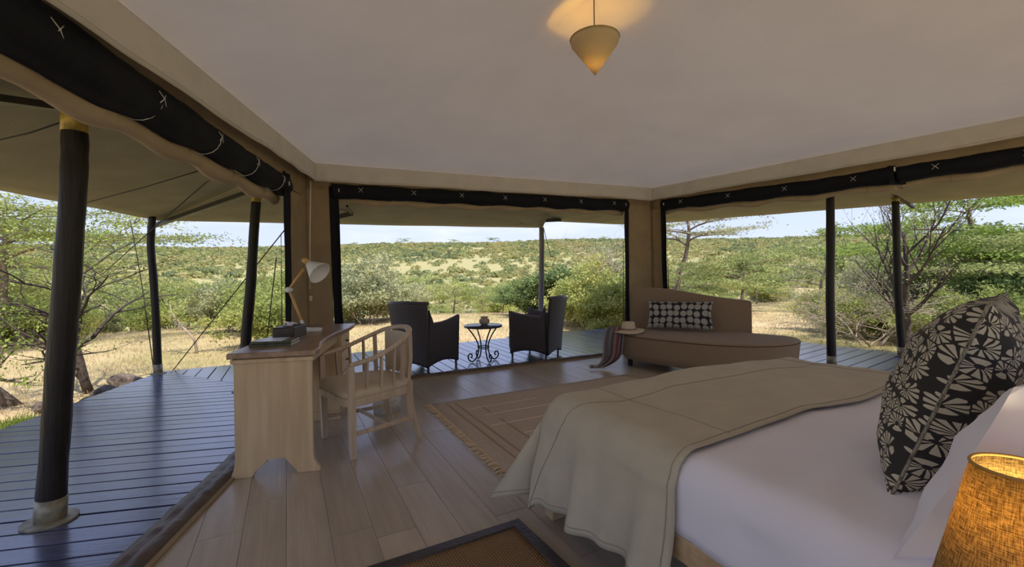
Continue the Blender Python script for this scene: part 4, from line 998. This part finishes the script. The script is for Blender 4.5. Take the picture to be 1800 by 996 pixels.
def grow(seed, H, spread, trunk=.25, r0=.06, lv=3, kids=(5, 5, 4), flat=0.0, up=.35, wob=.35, leaf=.06, per=14, cl=.16, lean=(0, 0), stems=1, tipw=1.0, leafflat=.0, first=.35):
    "one plant: returns branch MB and leaf quads (N,4,3)"
    R = random.Random(seed); mb = MB(); tips = []
    def br(p, d, ln, r, l):
        n = (7, 6, 5, 4)[min(l, 3)]; P = [p.copy()]; rr = [r]; d = d.normalized()
        for i in range(n):
            d = d+Vector((R.gauss(0, 1), R.gauss(0, 1), R.gauss(0, .7)))*wob*.35
            if l > 0 and flat: d.z *= (1-flat*.55)
            d.z += up*.12*(1 if l else 1.5); d.normalize()
            p = p+d*(ln/n); 
            if p.z < .05*H and l: p.z = .05*H
            P.append(p.copy()); rr.append(max(.0025, r*(1-.72*(i+1)/n)))
        mb.tube(P, rr, (7, 5, 4, 3)[min(l, 3)], cap=(l < 1))
        if l >= lv:
            for k in range(1, len(P)): tips.append((P[k], d))
            return
        nk = kids[min(l, len(kids)-1)]
        for k in range(nk):
            f = first+(1-first)*(k+R.random()*.8)/nk if l == 0 else .25+.75*(k+R.random())/nk
            x = f*n; i = min(int(x), n-1); q = P[i].lerp(P[i+1], x-i); dd = (P[i+1]-P[i]).normalized()
            a = R.uniform(0, 2*PI) if l else 2.4*k+R.uniform(-.5, .5)
            side = Vector((math.cos(a), math.sin(a), 0)); sp_ = .75 if l else .95
            nd = dd*(1-.45*sp_)+side*sp_*(.9+.4*R.random())+Vector((0, 0, up*.5))
            br(q, nd, ln*(.62 if l else spread/H*1.05)*R.uniform(.7, 1.15), max(.003, rr[i]*.62), l+1)
        if l: tips.append((P[-1], d))
    for s in range(stems):
        a = 2*PI*s/stems+R.random(); o = Vector((math.cos(a), math.sin(a), 0))*(.06*H if stems > 1 else 0)
        d = Vector((lean[0], lean[1], 1))+(o.normalized()*.75 if stems > 1 else Vector((0, 0, 0)))
        br(o-Vector((0, 0, .08)), d, H*(.8 if stems == 1 else .7), r0*(1 if stems == 1 else .7), 0)
    rs = np.random.RandomState(seed); 
    if not tips or per <= 0: return mb, None
    T = np.array([tuple(t[0]) for t in tips]); N = len(T)*per; C = np.repeat(T, per, 0)+rs.normal(0, cl, (N, 3))*np.array([1, 1, .55 if not leafflat else .22])
    C[:, 2] = np.maximum(C[:, 2], .03)
    a = rs.normal(0, 1, (N, 3)); a[:, 2] *= (1-leafflat*.8); a /= np.linalg.norm(a, axis=1)[:, None]
    b = rs.normal(0, 1, (N, 3)); b[:, 2] *= (1-leafflat*.8); b -= a*(a*b).sum(1)[:, None]; b /= np.linalg.norm(b, axis=1)[:, None]
    s = leaf*rs.uniform(.6, 1.3, (N, 1)); a = a*s; b = b*s*.5
    Q = np.stack([C-a*.5, C+b*.5, C+a*.5, C-b*.5], 1)
    return mb, Q
def plant(name, lab, cat, loc, rz, ml, mbk, kw, sc=1.0, group=None, trunkname='branches'):
    t = thing(name, lab, cat, loc, rz, group); t.scale = (sc, sc, sc)
    mb, Q = grow(**kw); mb.build(trunkname, mbk, t, True)
    if Q is not None: tag(quads('foliage', Q, ml, t), kind='stuff')
    return t
def clone(src, lab, loc, rz, sc, group=None):
    c = copy_tree(src); c.location = loc; c.rotation_euler = (0, 0, rz); c.scale = (sc, sc, sc*1.0); c['label'] = lab
    if group: c['group'] = group
    elif 'group' in c: del c['group']
    return c
RV = random.Random(77)
ACT = 'small tree'
# near trees on the left
plant('thorn_tree', 'small thorn tree with a forked grey trunk left of the nearest deck pole', 'tree', gt(34, 712), .3, m_leaf_brt, m_bark,
      dict(seed=11, H=2.3, spread=1.5, r0=.085, lv=3, kids=(6, 6, 5), up=.3, wob=.75, leaf=.05, per=4, cl=.055, first=.22), trunkname='trunk')
plant('thorn_tree', 'low crooked thorn tree with dark twisting branches between the two left deck poles', 'tree', gt(160, 690), 2.6, m_leaf_brt, m_bark_d,
      dict(seed=29, H=2.6, spread=1.5, r0=.065, lv=3, kids=(9, 6, 5), up=.35, wob=.55, leaf=.045, per=2, cl=.045, flat=.35, first=.12), trunkname='trunk')
plant('sapling', 'thin pale leaning sapling right of the corner deck pole', 'tree', gt(346, 622), .5, m_leaf_yel, m_twig,
      dict(seed=5, H=1.7, spread=.6, r0=.035, lv=2, kids=(5, 4), up=.5, wob=.5, leaf=.07, per=4, cl=.07), trunkname='trunk')
def flat_acacia(name, lab, loc, seed, H, spread, ml=m_leaf_mid, rz=0, per=16, leaf=.10, cl=.22, sc=1.0, first=.45):
    return plant(name, lab, 'tree', loc, rz, ml, m_bark, dict(seed=seed, H=H, spread=spread, r0=H*.028, lv=3, kids=(8, 6, 5), flat=.85, up=.12, wob=.45, leaf=leaf, per=per, cl=cl, leafflat=.7, first=first), sc=sc, trunkname='trunk')
flat_acacia('umbrella_acacia', 'wide flat topped acacia whose crown spreads along the top of the left opening', gp(40, 13.0), 3, 5.0, 4.6, m_leaf_yel, .4, 26, .085, .22, first=.68)
flat_acacia('umbrella_acacia', 'flat topped acacia behind the small thorn trees at the far left', gp(-160, 11.5), 8, 4.6, 3.8, m_leaf_yel, 1.4, 20, .08, .2, first=.62)
flat_acacia('umbrella_acacia', 'leaning acacia with a sparse umbrella crown beside the right canvas corner, above the daybed', gp(1178, 21), 14, 6.2, 3.0, m_leaf_gry, 2.2, 9, .10, .18, first=.66)
# source plants of the middle distance
src = {}
def S_(key, *a, **k): src[key] = plant(*a, **k)
G_thorn = 'thorn trees of the valley'; L_thorn = 'olive green thorn tree with a layered crown growing in the valley beyond the deck'
G_bush = 'round bushes of the valley'; L_bush = 'rounded yellow green bush growing in the valley beyond the deck'
G_dark = 'dark bushes of the valley'; L_dark = 'dark green leafy bush growing in the valley beyond the deck'
kt = [dict(seed=31+i, H=3.0, spread=2.3, r0=.07, lv=3, kids=(7, 5, 5), flat=.6, up=.15, wob=.5, leaf=.11, per=9, cl=.14, leafflat=.5, first=.3) for i in range(3)]
kb = [dict(seed=51+i, H=2.0, spread=1.2, r0=.03, lv=3, kids=(5, 5, 4), up=.2, wob=.6, leaf=.10, per=7, cl=.13, stems=6, first=.15) for i in range(3)]
kd = [dict(seed=61+i, H=2.3, spread=1.4, r0=.04, lv=3, kids=(6, 5, 4), up=.25, wob=.55, leaf=.13, per=10, cl=.16, stems=4, first=.15) for i in range(2)]
used = {}
def put(kind, px_, D, sc, lab=None, group=None, rz=None, ml=None, py=None):
    pool, name, L0, G0, m0, cat = {'t': (kt, 'thorn_tree', L_thorn, G_thorn, m_leaf_mid, 'tree'), 'b': (kb, 'valley_bush', L_bush, G_bush, m_leaf_yel, 'bush'), 'd': (kd, 'leafy_bush', L_dark, G_dark, m_leaf_drk, 'bush'),
                                    'g': (kb, 'thorn_bush', 'grey green twiggy thorn bush growing in the valley beyond the deck', 'grey bushes of the valley', m_leaf_gry, 'bush')}[kind]
    i = RV.randrange(len(pool)); key = (kind, i); loc = gp(px_, D) if py is None else gt(px_, py); rz = RV.uniform(0, 6.28) if rz is None else rz
    g_ = group if lab else G0
    if key not in used:
        o = plant(name, lab or L0, cat, loc, rz, m0, m_bark if kind != 'g' else m_twig, pool[i], sc, g_, 'trunk' if kind == 't' else 'branches'); used[key] = o
    else: o = clone(used[key], lab or L0, loc, rz, sc, g_)
    return o
# far window, left to right
put('g', 645, 15.5, 1.05, 'wide grey green twiggy bush directly beyond the deck, left of the wicker armchairs')
put('g', 690, 17.5, .85, 'smaller grey twiggy bush touching the wide one behind the left wicker armchair')
put('t', 745, 23, .85, 'pale thorn tree standing above the left wicker armchair')
put('t', 800, 25, .8, 'layered thorn tree behind the round table, its trunk leaning right'); put('t', 850, 30, .9); put('t', 885, 27, .75, 'thorn tree with dark leaning trunk between the round table and the grey pole')
put('d', 935, 19, .7, 'dark green bush left of the grey weathered pole'); put('d', 985, 17, .85, 'tall dark green bush just right of the grey weathered pole')
put('b', 1035, 13.5, .95, 'bright yellow green bush beyond the deck right of the right wicker armchair'); put('b', 1085, 12.5, .85, 'yellow green bush half hidden by the left edge of the right canvas corner'); put('b', 1015, 19, .9); put('g', 1060, 18, 1.2)
# left window
put('b', 470, 10.5, .75, 'yellow green bush just behind the desk, right of the third dark pole'); put('b', 500, 13, .95); put('g', 415, 14, .8, 'grey twiggy bush between the corner pole and the desk pole'); put('t', 330, 22, .9); put('b', 380, 17, .9); put('b', 300, 19, .9); put('t', 430, 26, .8); put('t', 230, 24, 1); put('t', 150, 20, 1.0); put('t', 60, 18, 1.1); put('b', 100, 15, .8); put('t', -60, 16, 1.1); put('b', 10, 13, .9)
# right window
put('t', 1215, 22, .8); put('t', 1255, 26, .85); put('t', 1300, 21, 1.15, 'narrow layered green tree above the low end of the daybed back'); put('t', 1330, 27, .75); put('t', 1375, 33, 1.15, 'thorn tree with dark trunk at the far edge of the dry clearing'); put('t', 1440, 24, 1.35, 'tall pale acacia behind the dark pole beside the daybed'); put('t', 1190, 18, .8); put('b', 1345, 30, .9)
put('b', 1480, 12.0, .62, 'low green shrub right of the dark pole beside the daybed'); put('b', 1535, 10.5, .55, 'low green shrub at the foot of the bare tree'); put('g', 1560, 14, .95); put('g', 1510, 16, .9)
put('d', 1690, 13, .95, 'dark green bush low behind the large green acacia'); put('t', 1760, 10.5, .95); put('d', 1830, 9.0, .8, 'dark green bush at the right edge of the picture'); put('g', 1640, 16, 1.1); put('t', 1720, 15, 1.3)
put('b', 1665, 9.2, .55, 'bright yellow green bush right of the bare tree, above the patterned cushion'); put('b', 1800, 7.6, .62, 'bright green bush at the right edge of the picture behind the patterned cushions'); put('t', 1620, 20, 1.2)
plant('bare_tree', 'nearly leafless tree with dark upright branches behind the right outer deck pole', 'tree', gt(1596, 621), 1.1, m_leaf_yel, m_bark_d,
      dict(seed=41, H=3.1, spread=1.6, r0=.085, lv=3, kids=(9, 6, 5), up=.85, wob=.35, leaf=.045, per=1, cl=.06, first=.12), trunkname='trunk')
plant('bare_tree', 'grey dry thorn bush with bare spreading twigs left of the right outer deck pole', 'bush', gp(1530, 9.6), .1, m_leaf_gry, m_twig,
      dict(seed=43, H=1.9, spread=1.8, r0=.04, lv=3, kids=(6, 6, 5), up=.0, wob=.6, leaf=.05, per=1, cl=.08, stems=4, first=.15))
plant('fallen_branch', 'dead grey fallen branches in the clearing left of the dark pole beside the daybed', 'dead branch', gp(1450, 13.5)+Vector((0, 0, .4)), 2.9, m_leaf_gry, m_bark,
      dict(seed=45, H=2.0, spread=1.8, r0=.06, lv=3, kids=(6, 5, 4), up=-.1, wob=.7, leaf=.05, per=0, cl=.08, lean=(-1.4, 0), first=.2))
plant('dead_branch', 'dead curved branch above the yellow green bush left of the right canvas corner', 'dead branch', gp(1105, 13.5)+Vector((0, 0, 1.2)), 2.9, m_leaf_gry, m_twig,
      dict(seed=47, H=1.7, spread=1.4, r0=.05, lv=3, kids=(6, 6, 4), up=.1, wob=.6, leaf=.05, per=0, cl=.08, lean=(1.6, 0), first=.2))
flat_acacia('green_acacia', 'large fresh green acacia with feathery layered branches filling the upper right opening', gp(1745, 10.5), 19, 4.4, 2.6, m_leaf_brt, 2.0, 24, .075, .17, first=.35)
flat_acacia('green_acacia', 'green acacia whose branches reach in at the top of the right picture edge', gp(1870, 8.5), 23, 3.8, 2.4, m_leaf_mid, .7, 14, .075, .16)
# scatter over the valley
cnt = 0
for k in range(400):
    a = math.radians(RV.uniform(-70, 66)); d = RV.uniform(28, 85)
    x, y = d*math.sin(a), d*math.cos(a)
    if nz3(x*.03, y*.03, 6) < -.12: continue
    px_ = 900+775*math.tan(a)
    if 1380 < px_ < 1480 and d < 45: continue
    put(RV.choice('ttbg'), px_, y, RV.uniform(.7, 1.15)); cnt += 1
    if cnt > 105: break
# hillside bushes: nearest ones single, the rest one object
def clump(seed, n):
    rs = np.random.RandomState(seed); th = rs.uniform(0, 2*PI, n); h = rs.uniform(0, 1, n)**.7
    lob = 1+.25*np.sin(3*th+seed)+.15*np.sin(5*th+2*seed)
    rr = np.sqrt(np.maximum(0, 1-h*h*.95))*lob*rs.uniform(.75, 1.05, n)
    C = np.stack([rr*np.cos(th), rr*np.sin(th), h*.85+.08+rs.normal(0, .04, n)], 1)
    a = rs.normal(0, 1, (n, 3)); a /= np.linalg.norm(a, axis=1)[:, None]; b = rs.normal(0, 1, (n, 3)); b -= a*(a*b).sum(1)[:, None]; b /= np.linalg.norm(b, axis=1)[:, None]
    s = rs.uniform(.7, 1.4, (n, 1))
    return np.stack([C-a*s*.5, C+b*s*.4, C+a*s*.5, C-b*s*.4], 1), C, a*s, b*s
def clumpq(seed, n, leaf):
    _, C, a, b = clump(seed, n); a = a*leaf; b = b*leaf
    return np.stack([C-a*.5, C+b*.4, C+a*.5, C-b*.4], 1)
near = [clumpq(s, 420, .17) for s in range(5)]; far_ = [clumpq(s+20, 60, .45) for s in range(6)]
spots = []
for k in range(21000):
    a = math.radians(RV.uniform(-78, 74)); d = math.sqrt(RV.uniform(85**2, 420**2))
    x, y = d*math.sin(a), d*math.cos(a); dens = nz3(x*.018, y*.018, 12)*.6+.66
    if d < 215 and -18 < math.degrees(a) < -4: dens -= .12
    if d < 190: dens += .12
    if d > 240: dens += .4
    if RV.random() > dens: continue
    spots.append((d, x, y))
spots.sort(); spots = spots[:11800]
srcs = []
for i, (d, x, y) in enumerate(spots[:290]):
    s = RV.uniform(1.0, 2.3)
    if i < 5:
        o = quads('hillside_bush', near[i], m_hill); srcs.append(o)
    else:
        o = srcs[i % 5].copy(); COL.objects.link(o)
    o.location = (x, y, gz(x, y)-.1); o.rotation_euler = (0, 0, RV.uniform(0, 6.28)); o.scale = (s, s, s*RV.uniform(.7, 1.0))
    tag(o, 'small round olive bush dotting the lower slope of the far hill', 'bush', 'bushes on the lower hillside')
allq = []
for i, (d, x, y) in enumerate(spots[290:]):
    s = RV.uniform(1.0, 2.5); r = RV.uniform(0, 6.28); q = far_[i % 6].copy(); c, sn = math.cos(r), math.sin(r)
    X = q[..., 0]*c-q[..., 1]*sn; Y = q[..., 0]*sn+q[..., 1]*c
    allq.append(np.stack([X*s+x, Y*s+y, q[..., 2]*s*RV.uniform(.6, 1.0)+gz(x, y)-.1], -1))
tag(quads('hillside_scrub', np.concatenate(allq), m_hill), 'dense olive and ochre scrub covering the long hill on the horizon', 'scrub', kind='stuff')
print('TRIS hill', sum(len(q) for q in allq)*2)
for px_, d, s in ((708, 340, 1.7), (800, 350, 1.5), (868, 345, 1.6), (622, 350, 1.4), (1250, 360, 1.4), (1060, 350, 1.3)):
    a, _ = un(px_, 430); x, y = a*d, d
    clone(used[('t', 0)] if ('t', 0) in used else used[list(used)[0]], 'single small tree standing on the skyline of the far hill', (x, y, gz(x, y)+1.2), px_, s*1.15, 'trees on the skyline')
# grass
def tufts(name, lab, pts, mat, blades, h, w, spread, seed):
    rs = np.random.RandomState(seed); P = np.repeat(np.array(pts), blades, 0); n = len(P)
    P = P+np.stack([rs.normal(0, spread, n), rs.normal(0, spread, n), np.zeros(n)], 1)
    H_ = h*rs.uniform(.5, 1.2, (n, 1)); th = rs.uniform(0, 2*PI, n); side = np.stack([np.cos(th), np.sin(th), np.zeros(n)], 1)*w
    ln = rs.normal(0, .35, (n, 3)); ln[:, 2] = 1; T = P+ln*H_; M_ = P+ln*H_*.5
    return tag(quads(name, np.stack([P-side*.5, P+side*.5, M_+side*.4+(T-M_)*.98, T-side*.1], 1), mat), lab, 'grass', kind='stuff')
m_gr = m_leafy('green_grass', [(.14, .20, .03), (.26, .33, .06), (.42, .42, .12)], .3, vs=.6); m_straw2 = m_leafy('straw_grass', [(.48, .38, .21), (.56, .44, .27), (.42, .38, .17)], .3, vs=.3)
pts = []
while len(pts) < 1500:
    t = RV.uniform(1.2, 7.5); d = abs(RV.gauss(0, .55))+.12; p = E0+LD*t+LN*d; pts.append((p.x, p.y, gz(p.x, p.y)-.01))
while len(pts) < 1900:
    t = RV.uniform(0, 9); d = RV.uniform(.1, 1.1); p = E0.lerp(FC, t/9)+FN*d; pts.append((p.x, p.y, gz(p.x, p.y)-.01))
tufts('green_grass', 'short green grass growing along the outer edge of the left deck', pts, m_gr, 22, .11, .009, .07, 1)
pts = []
while len(pts) < 6500:
    a = math.radians(RV.uniform(-60, 60)); d = 6+30*RV.random()**1.3; x, y = d*math.sin(a), d*math.cos(a)
    q = Vector((x, y)); 
    if all(((b[0]-a_[0])*(y-a_[1])-(b[1]-a_[1])*(x-a_[0])) > -.25 for a_, b in zip(DK, DK[1:]+DK[:1])) if (DK := ccw([tuple(E0), tuple(LO), tuple(RO), tuple(FC)])) else False: continue
    pts.append((x, y, gz(x, y)-.01))
tufts('dry_grass', 'dry straw coloured grass covering the clearing around the deck', pts, m_straw2, 14, .075, .012, .24, 2)
# rocks by the deck edge
m_rock = M('brown_rock', (.15, .115, .09), .9, var=.35, vs=6, bump=.8, bs=14)
def rock(lab, loc, s, seed):
    bm = bmesh.new(); bmesh.ops.create_icosphere(bm, subdivisions=3, radius=1)
    for v in bm.verts: v.co *= 1+.35*nz3(v.co.x*1.3, v.co.y*1.3, v.co.z*1.3+seed)+.1*nz3(v.co.x*4, v.co.y*4, v.co.z*4+seed)
    me = bpy.data.meshes.new('rock'); bm.to_mesh(me); bm.free(); me.materials.append(m_rock)
    o = link(bpy.data.objects.new('rock', me)); o.location = loc; o.scale = tuple(k*.72 for k in s); o.rotation_euler = (.1, .1, seed); tag(o, lab, 'rock')
for i, (px_, py_, s, lab) in enumerate(((222, 662, (.34, .20, .20), 'large brown rock against the deck edge near the corner pole'), (183, 682, (.28, .16, .17), 'brown rock at the deck edge, second from the corner pole'), (160, 697, (.22, .15, .12), 'flat brown rock at the deck edge below the crooked thorn tree'), (140, 708, (.20, .13, .11), 'small flat rock farthest from the corner pole along the deck edge'), (75, 700, (.14, .1, .09), 'small grey rock in the dry grass right of the forked grey trunk'))):
    a, b = un(px_, py_); d = 1.45/b; p = Vector((a*d, d)); 
    dd = (p-E0).dot(LN); p = p+LN*max(0, .32-dd) if i < 4 else p
    rock(lab, (p.x, p.y, gz(p.x, p.y)+.08), s, i*1.7)
